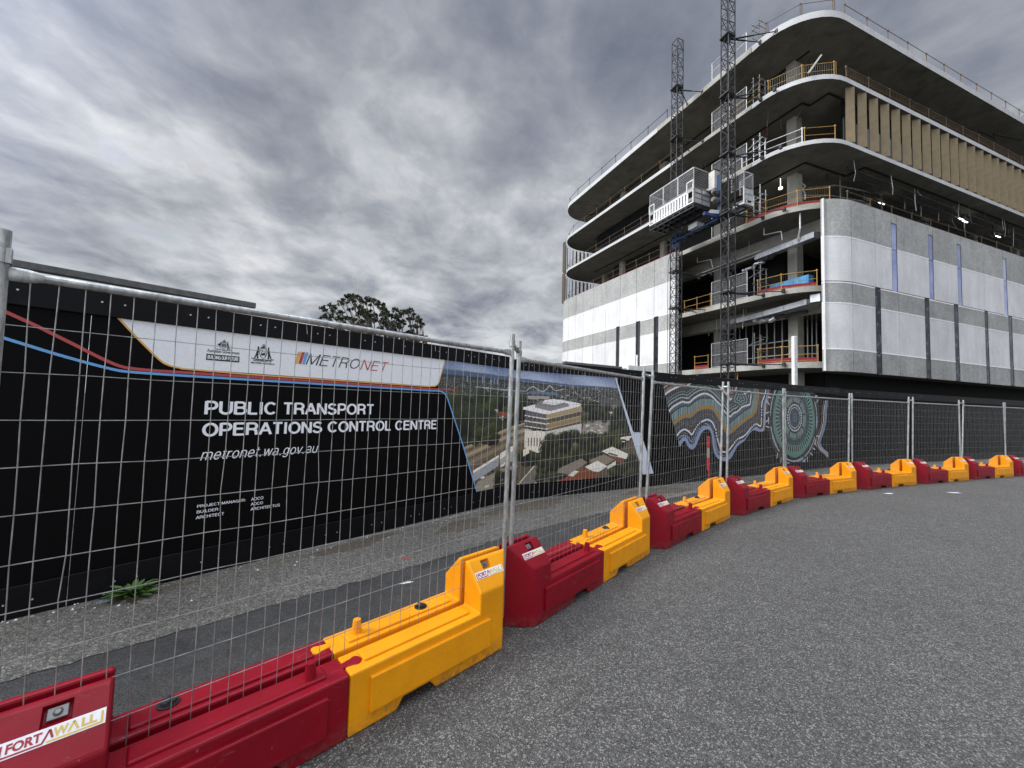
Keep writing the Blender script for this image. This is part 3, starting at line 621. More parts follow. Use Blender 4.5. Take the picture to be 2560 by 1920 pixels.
# ------------------------------------------------------------------ black site hoarding with its printed signs
hz0 = WP[0]
ho = thing('site_hoarding', 'long black site hoarding behind the wire fences, printed with lettering, an aerial view and a wavy mural', 'hoarding', tuple(hz0))
ho['label'] = 'long black site hoarding behind the wire fences, with lettering, an aerial view and a mural'
SEGS = []; acc = 0
for a, b2 in zip(WP, WP[1:]):
    X = (b2 - a).normalized(); Y = Vector((-X.y, X.x, 0)); SEGS.append((a, X, Y, (b2 - a).length, acc)); acc += (b2 - a).length
def WF(k):     # frame whose x is the running length along the whole wall
    a, X, Y, L, u0 = SEGS[k]; return (a - X * u0, X, Y, Vector((0, 0, 1)))
for k in range(3):
    a, X, Y, L, u0 = SEGS[k]; fr = WF(k); u1 = u0 + L; top = 2.425 if k else 2.455
    mb = MB(fr); n = int(L / 2.4) + 1
    for i in range(n):
        x0 = u0 + i * 2.4; x1 = min(u1, x0 + 2.397)
        if x1 - x0 > .02: mb.box((x0, 0, .05), (x1, .035, top - .12))
    mb.build('board', 'black_board', ho)
    mb = MB(fr)
    if k == 2: mb.box((u0 + .02, -.022, 2.23), (18.6, .06, top + .03)); mb.box((18.6, -.022, 2.20), (u1, .06, top))
    else: mb.box((u0 + (.02 if k else 0), -.022, 2.26 if k == 0 else 2.24), (u1 - .002, .06, top))
    mb.build('top_trim', 'black_trim', ho, bevel=.004, seg=1)
    mb = MB(fr)
    for i in range(n):
        x0 = u0 + i * 2.4 + (.02 if k and i == 0 else 0); x1 = min(u1, u0 + i * 2.4 + 2.395)
        if x1 - x0 > .02: mb.box((x0, -.020 - .003 * (i % 2), -.02), (x1, -.001, .235 + .006 * (i % 3)))
    mb.build('skirting', 'black_trim', ho, bevel=.003, seg=1)
    mb = MB(fr); x = u0 + .25
    while x < min(u1, 24):
        for dx in (0, .13): mb.tube((x + dx, -.021, top - .085), (x + dx, -.026, top - .085), .007, 8); mb.tube((x + dx + .2, -.022, .12), (x + dx + .2, -.027, .12), .006, 8)
        x += .62 if k else .55
    o = mb.build('screw_heads', 'light_metal', ho); o['kind'] = 'stuff'
mb = MB(WF(0)); mb.box((.2, -.03, 2.532), (3.497, .05, 2.585)); mb.box((.2, .055, 2.40), (3.3, .10, 2.50)); mb.build('capping_beam', 'timber', ho, bevel=.003, seg=1)
mb = MB(WF(1)); mb.box((8.40, -.03, 2.427), (9.83, .05, 2.472)); mb.build('capping_beam', 'timber', ho, bevel=.003, seg=1)
mb = MB(WF(1)); mb.box((10.1, .07, 2.36), (10.75, .12, 2.53)); mb.tube((10.42, .15, 1.2), (10.42, .15, 2.78), .022, 8); mb.build('capping_bracket', 'white_paint', ho)
# flat printed shapes on the first length of wall
def shape(name, mat, polys, y=-.004, k=0, parent=None, mb=None):
    mb = MB(WF(k)) if mb is None else mb
    for p in polys: mb.flat(p, y)
    return mb.build(name, mat, parent or ho)
def ribbon(pts, w):
    out = []; P = [Vector(p) for p in pts]
    L, R_ = [], []
    for i, p in enumerate(P):
        d = (P[min(i + 1, len(P) - 1)] - P[max(i - 1, 0)]).normalized(); n = Vector((-d.y, d.x)); L.append(p + n * w / 2); R_.append(p - n * w / 2)
    return [[tuple(R_[i]), tuple(R_[i + 1]), tuple(L[i + 1]), tuple(L[i])] for i in range(len(P) - 1)]
def smooth(pts, n=8):
    P = [Vector(p) for p in pts]; out = []
    for i in range(len(P) - 1):
        a, b2, c, d = P[max(i - 1, 0)], P[i], P[i + 1], P[min(i + 2, len(P) - 1)]
        for j in range(n):
            t = j / n; out.append(tuple(.5 * ((2 * b2) + (-a + c) * t + (2 * a - 5 * b2 + 4 * c - d) * t * t + (-a + 3 * b2 - 3 * c + d) * t ** 3)))
    return out + [tuple(P[-1])]
curveL = smooth([(2.530, 2.282), (2.669, 2.111), (2.815, 1.945), (2.882, 1.900), (2.965, 1.882)], 6)
rightC = smooth([(5.672, 1.866), (5.735, 1.876), (5.786, 1.930), (5.813, 2.03), (5.880, 2.262)], 6)
white = curveL + rightC
wp = shape('sign_panel', 'sign_white', [[*curveL, *rightC]], -.003)
shape('orange_line', 'sign_orange', ribbon(curveL[:-1] + [(2.965, 1.878), (3.5, 1.866), (5.60, 1.858)] + rightC, .014), -.0045, parent=wp)
shape('red_line', 'sign_red', ribbon(smooth([(1.2, 2.62 - .03), (1.99, 2.198), (2.269, 2.041), (2.534, 1.885), (2.68, 1.850), (2.964, 1.846)], 8) + [(4.0, 1.838), (5.673, 1.828)], .024), -.004, parent=wp)
shape('blue_line', 'sign_blue', ribbon(smooth([(1.2, 2.29), (1.99, 2.012), (2.267, 1.915), (2.531, 1.838), (2.664, 1.822), (2.966, 1.817)], 8) + [(4.0, 1.810), (5.674, 1.802)], .021), -.0044, parent=wp)
def word(body, x0, x1, z0, z1, mat='lettering', shear=0, bold=0, y=-.005, k=0, parent=None, name='lettering', w=.15, serif=False):
    mb = MB(WF(k))
    if serif: text_mb(mb, body, x0, x1, z0, z1, y, shear, bold)
    else: stroke_text(mb, body, x0, x1, z0, z1, y, w, shear)
    return mb.build(name, mat, parent or ho)
word('PUBLIC TRANSPORT', 3.150, 4.815, 1.470, 1.592, w=.175)
word('OPERATIONS CONTROL CENTRE', 3.146, 5.776, 1.266, 1.386, w=.175)
word('metronet.wa.gov.au', 3.140, 4.165, 1.046, 1.146, shear=.24, w=.085)
word('PROJECT MANAGER:', 3.146, 3.524, .615, .640, w=.14); word('BUILDER:', 3.146, 3.316, .564, .589, w=.14); word('ARCHITECT', 3.144, 3.353, .513, .540, w=.14)
word('ADCO', 3.568, 3.673, .612, .640, w=.14); word('ADCO', 3.568, 3.672, .564, .590, w=.14); word('ARCHITECTUS', 3.569, 3.828, .514, .541, w=.14)
word('METRO', 3.990, 4.590, 2.014, 2.140, 'sign_black', .26, w=.085, parent=wp); word('NET', 4.605, 4.955, 2.012, 2.136, 'sign_red', .26, w=.085, parent=wp)
for x, mt in ((3.888, 'sign_orange'), (3.925, 'sign_red'), (3.962, 'sign_blue')): shape('logo_bar', mt, [[(x, 2.018), (x + .028, 2.012), (x + .062, 2.148), (x + .036, 2.148), (x + .026, 2.138)]], -.005, parent=wp)
word('Australian Government', 3.139, 3.392, 2.052, 2.082, 'sign_black', 0, .014, parent=wp, serif=True)
shape('logo_box', 'sign_black', [[(3.136, 1.976), (3.394, 1.976), (3.394, 2.034), (3.136, 2.034)]], -.005, parent=wp)
word('BUILDING OUR FUTURE', 3.146, 3.386, 1.989, 2.022, w=.21, y=-.0065, parent=wp)
word('GOVERNMENT OF', 3.510, 3.672, 2.004, 2.019, 'sign_black', w=.19, parent=wp); word('WESTERN AUSTRALIA', 3.490, 3.698, 1.979, 1.995, 'sign_black', w=.19, parent=wp)
# the two coats of arms: shield with crest, an animal either side, scroll beneath
def arms(cx, z0, s, swan):
    T = lambda pts: [(cx + x * s, z0 + z * s) for x, z in pts]
    mb = MB(WF(0)); y = -.005
    sh = [(-.19, .66), (.19, .66), (.19, .30), (.10, .12), (0, .05), (-.10, .12), (-.19, .30)]
    ring = ribbon(T(sh + [sh[0]]), .035 * s)
    for p in ring: mb.flat(p, y)
    for i in range(9): a = i * math.pi / 4.5; mb.flat(T([(.10 * math.cos(a) * .5 - .02, .84 + .07 * math.sin(a)), (.10 * math.cos(a) * .5 + .03, .84 + .07 * math.sin(a)), (.10 * math.cos(a) * .5 + .03, .88 + .07 * math.sin(a)), (.10 * math.cos(a) * .5 - .02, .88 + .07 * math.sin(a))]), y)
    mb.flat(T([(-.13, .70), (.13, .70), (.16, .78), (-.16, .78)]), y)
    roo = [(.24, .02), (.34, .02), (.33, .22), (.42, .05), (.50, .00), (.40, .28), (.36, .50), (.31, .66), (.33, .78), (.29, .80), (.25, .74), (.22, .68), (.26, .62), (.22, .50), (.26, .36), (.27, .2)]
    mb.flat(T(roo), y)
    if swan: mb.flat(T([(-x, z) for x, z in roo][::-1]), y)
    else: mb.flat(T([(-.26, .02), (-.30, .02), (-.31, .30), (-.46, .36), (-.44, .52), (-.32, .56), (-.27, .72), (-.21, .74), (-.22, .68), (-.25, .66), (-.24, .44), (-.27, .30)][::-1]), y)
    for p in ribbon(T([(-.62, .02), (-.3, -.05), (0, -.03), (.3, -.05), (.62, .02)]), .05 * s): mb.flat(p, y - .0005)
    if swan:
        mb.flat(T([(-.13, .24), (.12, .24), (.15, .36), (.06, .44), (-.04, .36), (-.12, .34)]), y - .001)
        for p in ribbon(T([(-.06, .30), (-.10, .40), (-.04, .50), (-.07, .58), (-.12, .56)]), .035 * s): mb.flat(p, y - .001)
    else:
        for q in range(3): mb.flat(T([(-.14 + .1 * q, .22), (-.07 + .1 * q, .22), (-.07 + .1 * q, .58), (-.14 + .1 * q, .58)]), y - .001)
        for q in range(7): a = R(200 - q * 37); mb.flat(T([(.5 * math.cos(a), .3 + .25 * math.sin(a)), (.56 * math.cos(a), .3 + .25 * math.sin(a)), (.54 * math.cos(a), .34 + .25 * math.sin(a)), (.48 * math.cos(a), .36 + .25 * math.sin(a))]), y)
    mb.build('coat_of_arms', 'sign_black', wp)
arms(3.264, 2.088, .100, False); arms(3.592, 2.030, .160, True)

# ---- printed pictures, painted cell by cell in code onto fine grids
class Canvas:
    def __init__(s, u0, u1, z0, z1, d, bg=(.01, .01, .012)):
        s.u0, s.z0, s.d = u0, z0, d; s.w = int(round((u1 - u0) / d)); s.h = int(round((z1 - z0) / d))
        s.a = np.zeros((s.h, s.w, 3)); s.a[:] = bg
        s.U, s.Z = np.meshgrid(u0 + (np.arange(s.w) + .5) * d, z0 + (np.arange(s.h) + .5) * d); s.on = np.zeros((s.h, s.w), bool)
    def inside(s, poly):
        m = np.zeros(s.U.shape, bool); n = len(poly)
        for i in range(n):
            (x0, y0), (x1, y1) = poly[i], poly[(i + 1) % n]
            if y0 == y1: continue
            c = ((y0 > s.Z) != (y1 > s.Z)) & (s.U < (x1 - x0) * (s.Z - y0) / (y1 - y0) + x0); m ^= c
        return m
    def put(s, m, c): s.a[m] = c; s.on |= m
    def poly(s, p, c): s.put(s.inside(p), c)
    def dist(s, pts):
        D = np.full(s.U.shape, 9.)
        for (x0, y0), (x1, y1) in zip(pts, pts[1:]):
            dx, dy = x1 - x0, y1 - y0; t = np.clip(((s.U - x0) * dx + (s.Z - y0) * dy) / (dx * dx + dy * dy + 1e-9), 0, 1)
            D = np.minimum(D, np.hypot(s.U - x0 - t * dx, s.Z - y0 - t * dy))
        return D
    def line(s, pts, w, c): s.put(s.dist(pts) < w / 2, c)
    def disc(s, x, y, r, c, ry=None): s.put(((s.U - x) / r) ** 2 + ((s.Z - y) / (ry or r)) ** 2 < 1, c)
    def build(s, name, k, y, mask):
        fr = WF(k); m = mask; idx = -np.ones((s.h + 1, s.w + 1), int); jj, ii = np.nonzero(m)
        need = np.zeros((s.h + 1, s.w + 1), bool)
        for a, b2 in ((0, 0), (0, 1), (1, 0), (1, 1)): need[jj + a, ii + b2] = True
        vj, vi = np.nonzero(need); idx[vj, vi] = np.arange(len(vj))
        o, X, Y, Z = fr; vs = [o + X * (s.u0 + i * s.d) + Y * y + Z * (s.z0 + j * s.d) for j, i in zip(vj, vi)]
        inv = LOCAL[ho.name_full]; vs = [tuple(inv @ v) for v in vs]
        fs = [(idx[j, i], idx[j, i + 1], idx[j + 1, i + 1], idx[j + 1, i]) for j, i in zip(jj, ii)]
        me = bpy.data.meshes.new(name); me.from_pydata(vs, [], [tuple(int(q) for q in f) for f in fs])
        ca = me.color_attributes.new('Col', 'FLOAT_COLOR', 'CORNER'); col = np.ones((len(fs), 4, 4)); col[:, :, :3] = s.a[jj, ii][:, None, :]
        ca.data.foreach_set('color', col.ravel()); me.materials.append(MATS['paint_raster'])
        ob = bpy.data.objects.new(name, me); C.objects.link(ob); ob.parent = ho; LOCAL[ob.name_full] = inv; return ob
rn = random.Random(11); NR = np.random.RandomState(3)
def scatter(cv, n, box, size, cols, kind='tree', persp=None):
    for _ in range(n):
        x = rn.uniform(box[0], box[2]); z = box[1] + (box[3] - box[1]) * rn.random(); s = size * rn.uniform(.6, 1.4) * (persp(z) if persp else 1); c = rn.choice(cols)
        if kind == 'tree':
            near = (abs(cv.U - x) < 1.6 * s) & (abs(cv.Z - z) < 1.6 * s); jj, ii = np.nonzero(near)
            if not len(jj): continue
            u, w = (cv.U[jj, ii] - x) / s, (cv.Z[jj, ii] - z) / (s * .8); q = u * u + w * w + .35 * NR.standard_normal(len(jj))
            sd_ = (u - .3) ** 2 + (w + .45) ** 2 < .9; cv.a[jj[sd_], ii[sd_]] *= .45
            o_ = q < 1; sh = (.45 + 1.25 * np.clip(w[o_] * .5 + .5 - u[o_] * .2, 0, 1) ** 1.6) * NR.uniform(.55, 1.5, o_.sum()); cv.a[jj[o_], ii[o_]] = np.array(c) * sh[:, None]
        else: cv.poly([(x - s, z - s * .25), (x + s * .9, z - s * .25), (x + s, z + s * .2), (x - s * .8, z + s * .25)], c)
# aerial view: town, park, railway, the finished office block and houses
cv = Canvas(5.80, 10.50, .255, 2.27, .010, (.05, .06, .05)); persp = lambda z: max(.15, (2.08 - z) / 1.0)
cv.a[:] = np.array((.27, .31, .40)) + (cv.Z[..., None] - 2.12) * np.array((-.5, -.4, -.15)) + .05 * np.sin(cv.U * 5 + 9 * cv.Z)[..., None]
cv.poly([(5.8, .2), (10.6, .2), (10.6, 2.035), (8.6, 2.045), (7.2, 2.115), (6.3, 2.13), (5.8, 2.14)], (.10, .135, .20))
cv.poly([(5.8, .2), (10.6, .2), (10.6, 2.005), (8.6, 2.01), (7.2, 2.05), (5.8, 2.06)], (.055, .062, .058))
m = (cv.Z < 2.02) & (cv.Z > 1.5); cv.a[m] = (np.array((.075, .08, .075)) * (1 + .8 * NR.standard_normal((m.sum(), 1))).clip(.2, 3))
GR = [(.022, .032, .016), (.030, .042, .020), (.042, .055, .026), (.018, .026, .016)]; WH = [(.45, .46, .48), (.30, .30, .29), (.22, .19, .16), (.55, .55, .55), (.14, .14, .15)]
scatter(cv, 260, (5.9, 1.72, 10.2, 2.02), .045, WH, 'bldg', persp); scatter(cv, 260, (5.9, 1.60, 10.3, 2.03), .06, GR, 'tree', persp); scatter(cv, 150, (8.3, 1.70, 9.9, 2.0), .06, WH, 'bldg', persp)
for x, h in ((6.30, .09), (6.62, .11), (6.80, .08), (6.88, .10), (6.95, .09), (9.15, .09), (9.2, .07), (8.6, .07)): cv.poly([(x, 1.97), (x + .03, 1.97), (x + .03, 1.97 + h), (x, 1.97 + h)], (.20, .24, .30))
cv.poly([(6.0, 1.83), (6.5, 1.845), (6.5, 1.865), (6.0, 1.86)], (.06, .085, .03)); cv.poly([(6.1, 1.68), (6.7, 1.70), (7.4, 1.68), (7.4, 1.72), (6.7, 1.735), (6.1, 1.71)], (.12, .18, .27))
cv.line([(6.5, 1.90), (7.1, 1.885), (7.6, 1.88)], .013, (.35, .37, .38)); cv.poly([(7.50, 1.83), (7.8, 1.90), (8.25, 1.88), (8.3, 1.84)], (.13, .16, .23))
cv.line(smooth([(7.62, 1.90), (7.74, 1.97), (7.86, 1.91), (7.98, 1.90), (8.10, 2.0), (8.22, 1.92), (8.40, 1.95)], 5), .012, (.42, .44, .45)); cv.poly([(7.65, 1.74), (8.1, 1.76), (8.1, 1.81), (7.65, 1.80)], (.30, .29, .27))
cv.poly([(5.8, .2), (10.6, .2), (10.6, 1.62), (5.8, 1.62)], (.10, .095, .085))
scatter(cv, 90, (5.95, 1.40, 7.5, 1.70), .14, GR); cv.poly([(6.65, 1.47), (7.0, 1.50), (7.0, 1.55), (6.75, 1.56)], (.36, .36, .35))
cv.poly([(6.95, 1.42), (7.30, 1.40), (7.38, 1.47), (7.2, 1.52), (7.0, 1.52)], (.21, .085, .055)); cv.poly([(7.02, 1.37), (7.12, 1.36), (7.14, 1.44), (7.04, 1.45)], (.55, .56, .58))
scatter(cv, 80, (5.95, 1.05, 6.95, 1.48), .17, GR); scatter(cv, 22, (6.6, 1.1, 7.2, 1.3), .13, GR)
cv.poly([(6.3, .95), (7.7, 1.32), (7.7, 1.05), (6.4, .62)], (.17, .155, .13)); cv.poly([(6.55, 1.05), (7.45, 1.30), (7.3, 1.17), (6.6, .98)], (.24, .19, .12))
for o_, w_, c_ in ((0, .030, (.30, .28, .24)), (.06, .018, (.06, .06, .06)), (.13, .05, (.28, .255, .21)), (.20, .018, (.07, .07, .07)), (.27, .04, (.20, .19, .17)), (.34, .05, (.13, .12, .11))): cv.line([(6.2, .93 - o_), (7.9, 1.40 - o_ * .9)], w_, c_)
scatter(cv, 26, (6.5, 1.03, 7.0, 1.12), .06, GR); cv.poly([(6.4, .60), (7.5, .93), (7.5, .75), (6.45, .50)], (.20, .115, .08))
cv.poly([(6.5, .56), (7.05, .76), (7.05, .62), (6.5, .42)], (.25, .29, .37)); cv.poly([(6.5, .56), (7.05, .76), (7.05, .80), (6.5, .60)], (.62, .63, .64)); cv.poly([(7.08, .72), (7.45, .88), (7.45, .70), (7.1, .58)], (.30, .32, .34)); cv.poly([(7.08, .82), (7.45, .96), (7.45, .88), (7.08, .72)], (.60, .60, .60))
cv.poly([(6.5, .26), (7.2, .26), (7.5, .60), (7.1, .56), (6.6, .42)], (.24, .24, .24))
for x, z in ((6.70, .45), (6.82, .49), (6.93, .52), (7.14, .60), (7.22, .63), (7.3, .60), (7.50, .72), (6.8, .30)): cv.poly([(x - .05, z), (x + .04, z + .01), (x + .05, z + .035), (x - .03, z + .04)], rn.choice([(.03, .03, .035), (.55, .55, .56), (.08, .08, .09)]))
scatter(cv, 22, (7.0, .28, 7.4, .48), .07, GR)
cv.poly([(7.35, .26), (8.2, .26), (8.6, .75), (9.2, 1.0), (9.2, .9), (8.4, .55), (8.9, .26)], (.17, .17, .17)); cv.poly([(7.5, .26), (7.8, .56), (8.5, .95), (8.9, 1.1), (8.9, 1.0), (8.1, .66), (8.05, .26)], (.15, .15, .155)); cv.line([(7.5, .27), (7.85, .60), (8.6, .93)], .02, (.42, .42, .41)); cv.line([(7.85, .27), (8.05, .52), (8.45, .68)], .025, (.40, .40, .38))
scatter(cv, 40, (7.55, .66, 8.3, .80), .075, GR)
# the block itself
cv.poly([(7.60, 1.20), (7.86, 1.22), (7.90, .80), (8.03, .77), (8.14, .79), (8.84, 1.10), (8.84, 1.60), (8.0, 1.40), (7.60, 1.44)], (.40, .42, .46))
cv.poly([(7.60, 1.20), (8.02, 1.17), (8.02, .775), (7.86, .80), (7.60, .90)], (.50, .51, .52)); cv.poly([(7.58, .86), (7.70, .92), (7.70, .80), (7.58, .74)], (.50, .50, .50))
for i, (z0, z1, cL, cR) in enumerate(((1.20, 1.25, (.03, .03, .03), (.10, .09, .06)), (1.25, 1.33, (.10, .10, .11), (.24, .20, .12)), (1.34, 1.42, (.09, .09, .10), (.10, .09, .07)), (1.43, 1.52, (.12, .12, .13), (.30, .26, .17)))):
    cv.poly([(7.60, z0 + .03), (8.04, z0 - .03), (8.04, z1 - .035), (7.60, z1 + .02)], cL); cv.poly([(8.04, z0 - .03), (8.84, z0 + .12), (8.84, z1 + .13), (8.04, z1 - .035)], cR)
for z in (1.24, 1.335, 1.425): cv.line([(7.6, z + .03), (8.04, z - .025), (8.1, z - .02)], .016, (.50, .50, .50)); cv.line([(8.1, z - .02), (8.84, z + .13)], .010, (.36, .34, .30))
cv.poly([(7.56, 1.56), (8.02, 1.48), (8.12, 1.49), (8.87, 1.66), (8.86, 1.69), (8.3, 1.76), (7.56, 1.60)], (.62, .63, .64)); cv.poly([(7.80, 1.60), (8.12, 1.54), (8.55, 1.64), (8.50, 1.70), (7.8, 1.66)], (.22, .22, .23)); cv.poly([(7.80, 1.64), (8.15, 1.60), (8.55, 1.68), (8.3, 1.73), (7.9, 1.72)], (.20, .20, .21)); cv.poly([(7.95, 1.68), (8.2, 1.65), (8.5, 1.72), (8.2, 1.765), (8.0, 1.74)], (.60, .61, .62))
for x in (7.68, 7.74, 7.80, 7.86, 7.92): cv.line([(x, .92), (x, 1.06)], .012, (.08, .08, .09))
# car park, trees, houses
cv.poly([(8.85, 1.12), (9.9, 1.12), (9.85, 1.38), (8.9, 1.36)], (.23, .23, .235)); scatter(cv, 45, (8.88, 1.12, 9.75, 1.30), .035, WH, 'bldg')
cv.poly([(9.30, 1.60), (9.80, 1.64), (9.95, 1.60), (9.95, 1.80), (9.30, 1.80)], (.10, .105, .11)); cv.poly([(9.42, 1.68), (9.78, 1.70), (9.78, 1.62), (9.42, 1.60)], (.17, .17, .17)); cv.poly([(9.25, 1.45), (9.6, 1.42), (9.62, 1.52), (9.30, 1.55)], (.16, .15, .14)); cv.poly([(9.3, 1.53), (9.6, 1.51), (9.62, 1.55), (9.3, 1.58)], (.45, .45, .44))
scatter(cv, 40, (8.9, 1.40, 9.5, 1.70), .07, GR); scatter(cv, 70, (9.6, 1.05, 10.1, 1.60), .10, GR); scatter(cv, 110, (8.0, .60, 9.9, 1.10), .10, GR + [(.045, .06, .022)])
scatter(cv, 14, (8.3, .98, 8.85, 1.14), .08, GR); scatter(cv, 50, (7.9, .34, 8.7, .62), .08, GR); cv.poly([(8.35, .50), (8.85, .66), (9.0, .58), (8.6, .38), (8.3, .42)], (.19, .19, .19))
scatter(cv, 60, (9.6, .30, 10.35, .62), .08, GR + [(.05, .065, .025)]); scatter(cv, 10, (9.9, .95, 10.2, 1.05), .06, [(.5, .5, .52)], 'bldg')
cv.poly([(9.35, .78), (9.62, .86), (10.05, .70), (10.0, .60), (9.75, .62)], (.56, .57, .58)); cv.poly([(9.52, .70), (9.92, .62), (9.95, .50), (9.62, .60)], (.15, .07, .06)); cv.poly([(9.5, .72), (9.75, .66), (9.77, .69), (9.53, .75)], (.10, .10, .12))
cv.poly([(9.05, .62), (9.42, .72), (9.68, .60), (9.5, .52), (9.1, .54)], (.20, .19, .18)); cv.poly([(8.95, .50), (9.25, .60), (9.5, .48), (9.28, .38), (9.05, .42)], (.56, .57, .58)); cv.poly([(9.5, .48), (9.72, .58), (9.72, .50), (9.5, .42)], (.50, .51, .52)); cv.poly([(8.7, .42), (8.92, .50), (9.3, .33), (9.2, .26), (8.7, .28)], (.17, .075, .05)); cv.poly([(8.3, .26), (8.6, .36), (8.85, .30), (8.8, .26)], (.20, .08, .055)); cv.poly([(8.55, .36), (8.7, .44), (8.8, .42), (8.66, .33)], (.52, .52, .52))
cv.a *= (1 + .10 * NR.standard_normal(cv.a.shape[:2]))[..., None]; cv.a = ((cv.a * (1 + np.clip(1.9 - cv.Z, 0, 1)[..., None] * np.array((.16, .04, -.14)))) ** 1.32 * 2.0).clip(.002, .95)
region = [(5.890, 2.262), (5.815, 2.02), (5.80, 1.95), (5.80, 1.81), (5.83, 1.805), (5.887, 1.776), (5.945, 1.708), (6.263, 1.023), (6.585, .262), (10.47, .262), (10.40, .44), (10.12, 1.10), (9.64, 2.245)]
msk = cv.inside(region)
# the picture runs round the wall's bend: one sheet on each length
mA = msk & (cv.U < 7.315); mB = msk & (cv.U >= 7.315)
cv.build('aerial_print', 0, -.0025, mA); cv.build('aerial_print', 1, -.0025, mB)
shape('blue_line', 'sign_blue', ribbon(smooth([(5.674, 1.802), (5.80, 1.803), (5.887, 1.776), (5.945, 1.708)], 5) + [(6.263, 1.023), (6.585, .262)], .020), -.006, parent=wp)
shape('red_line', 'sign_red', ribbon([(5.673, 1.828), (6.05, 1.831)], .020) + ribbon([(6.09 + .035 * math.cos(a * .5), 1.831 + .035 * math.sin(a * .5)) for a in range(14)], .014), -.0062, parent=wp)
shape('grey_edge', 'sign_grey', [[(9.655, 2.245), (9.725, 2.245), (9.72, 2.178), (10.161, 1.183), (10.195, 1.140), (10.375, 1.135), (10.425, 1.06), (10.589, .711), (10.782, .266), (10.47, .262), (10.392, .463), (10.12, 1.104)]], -.004, k=1)
# mural: bands of flowing line work and a great circle
cv = Canvas(11.0, 18.26, .22, 2.245, .0125)
S_ = smooth
gold = S_([(11.30, 1.22), (11.395, 1.33), (11.55, 1.42), (11.758, 1.501), (11.956, 1.504), (12.15, 1.62), (12.343, 1.695), (12.60, 1.71), (12.771, 1.68), (12.968, 1.5), (13.12, 1.33), (13.30, 1.10), (13.45, 1.13), (13.62, 1.22), (13.848, 1.33), (14.10, 1.46), (14.348, 1.548), (14.50, 1.70), (14.551, 1.87), (14.60, 2.06), (14.56, 2.3)], 4)
blue = S_([(11.54, .74), (11.60, .84), (11.70, .95), (11.80, .955), (11.88, .84), (12.006, .764), (12.12, .83), (12.208, .97), (12.36, 1.16), (12.557, 1.22), (12.70, 1.14), (12.755, .95), (12.79, .76), (12.90, .56), (13.08, .475), (13.25, .45), (13.42, .50), (13.56, .64), (13.713, .80), (14.0, .93), (14.2, 1.10), (14.403, 1.19), (14.65, 1.15), (14.868, 1.19), (14.90, 1.50), (14.94, 1.85), (15.06, 2.3)], 4)
white2 = S_([(11.50, 1.05), (11.62, 1.15), (11.76, 1.19), (11.90, 1.14), (12.004, 1.074), (12.10, 1.18), (12.206, 1.30), (12.38, 1.38), (12.556, 1.415), (12.70, 1.37), (12.80, 1.27), (12.89, 1.05), (12.98, .84), (13.08, .68), (13.22, .635), (13.38, .69), (13.528, .80), (13.74, .942), (13.95, 1.0), (14.121, 1.09), (14.30, 1.23), (14.489, 1.325), (14.72, 1.27), (14.745, 1.55), (14.77, 1.86), (14.88, 2.05), (15.0, 2.3)], 4)
white1 = S_([(11.22, 1.57), (11.35, 1.68), (11.50, 1.75), (11.668, 1.81), (11.80, 1.80), (11.932, 1.815), (12.10, 1.92), (12.341, 2.01), (12.55, 2.02), (12.722, 1.965), (12.90, 1.86), (13.068, 1.75), (13.20, 1.62), (13.40, 1.50), (13.55, 1.58), (13.72, 1.63), (13.9, 1.74), (14.10, 1.79), (14.237, 1.82), (14.26, 1.95), (14.295, 2.07), (14.22, 2.15), (14.12, 2.12), (14.0, 2.08)], 4)
region1 = gold + [(14.6, 2.35), (11.0, 2.35), (11.0, 2.2)]
dG, dB, dW2, dW1 = cv.dist(gold), cv.dist(blue), cv.dist(white2), cv.dist(white1)
inG = cv.inside(gold + [(14.56, 3), (11.0, 3), (11.0, 1.0)]); inW1 = cv.inside(white1 + [(13.9, 2.4), (11.0, 2.4), (11.0, 1.5)]); inW2 = cv.inside(white2 + [(15.0, 3), (11, 3), (11, 1)]); inB = cv.inside(blue + [(15.06, 3), (11, 3), (11, .7)])
cv.put(inB, (.03, .035, .05)); rnd = NR.rand(*cv.U.shape)
m = inB & ~inW2; t = dB * 95; cv.put(m & (np.sin(t * 1.0 + 6 * np.sin(cv.U * 6)) > .25), (.26, .33, .46)); cv.put(inB & (dB < .055), (.30, .37, .52)); cv.put((dB < .03), (.30, .37, .52)); cv.put(m & (dW2 < .07), (.008, .008, .012))
m = inW2 & ~inG; cv.put(m, (.018, .018, .022)); cv.put(m & (dG < .30) & (np.sin(dG * 150) > .1), (.10, .13, .19)); cv.put(m & (abs(dW2 - .13) < .012), (.20, .13, .05)); cv.put(m & (abs(dG - .33) < .010), (.20, .13, .05))
m = inG & ~inW1; cv.put(m, (.09, .14, .16)); st_ = np.sin(cv.U * 110 + 4 * np.sin(cv.U * 2)) > .1; cv.put(m & st_ & (dG < .20), (.30, .42, .40)); cv.put(m & (dG > .20) & (dG < .235), (.02, .025, .03)); cv.put(m & (dG >= .235) & (np.sin(dG * 90) > -.2), (.11, .15, .21)); cv.put(m & (dG < .04), (.012, .012, .015))
m = inW1; cv.put(m, (.045, .05, .055)); cv.put(m & (abs(dW1 - .10) < .014), (.42, .47, .48)); cv.put(m & (abs(dW1 - .17) < .01), (.22, .38, .35)); cv.put(m & (abs(dW1 - .36) < .024), (.66, .67, .70)); cv.put(m & (abs(dW1 - .42) < .02), (.36, .17, .08)); cv.put(m & (abs(dW1 - .50) < .012), (.40, .45, .48)); cv.put(m & (dW1 > .53) & (np.sin(dW1 * 100) > .0), (.20, .30, .36)); cv.put(m & (abs(dW1 - .23) < .006), (.30, .32, .32))
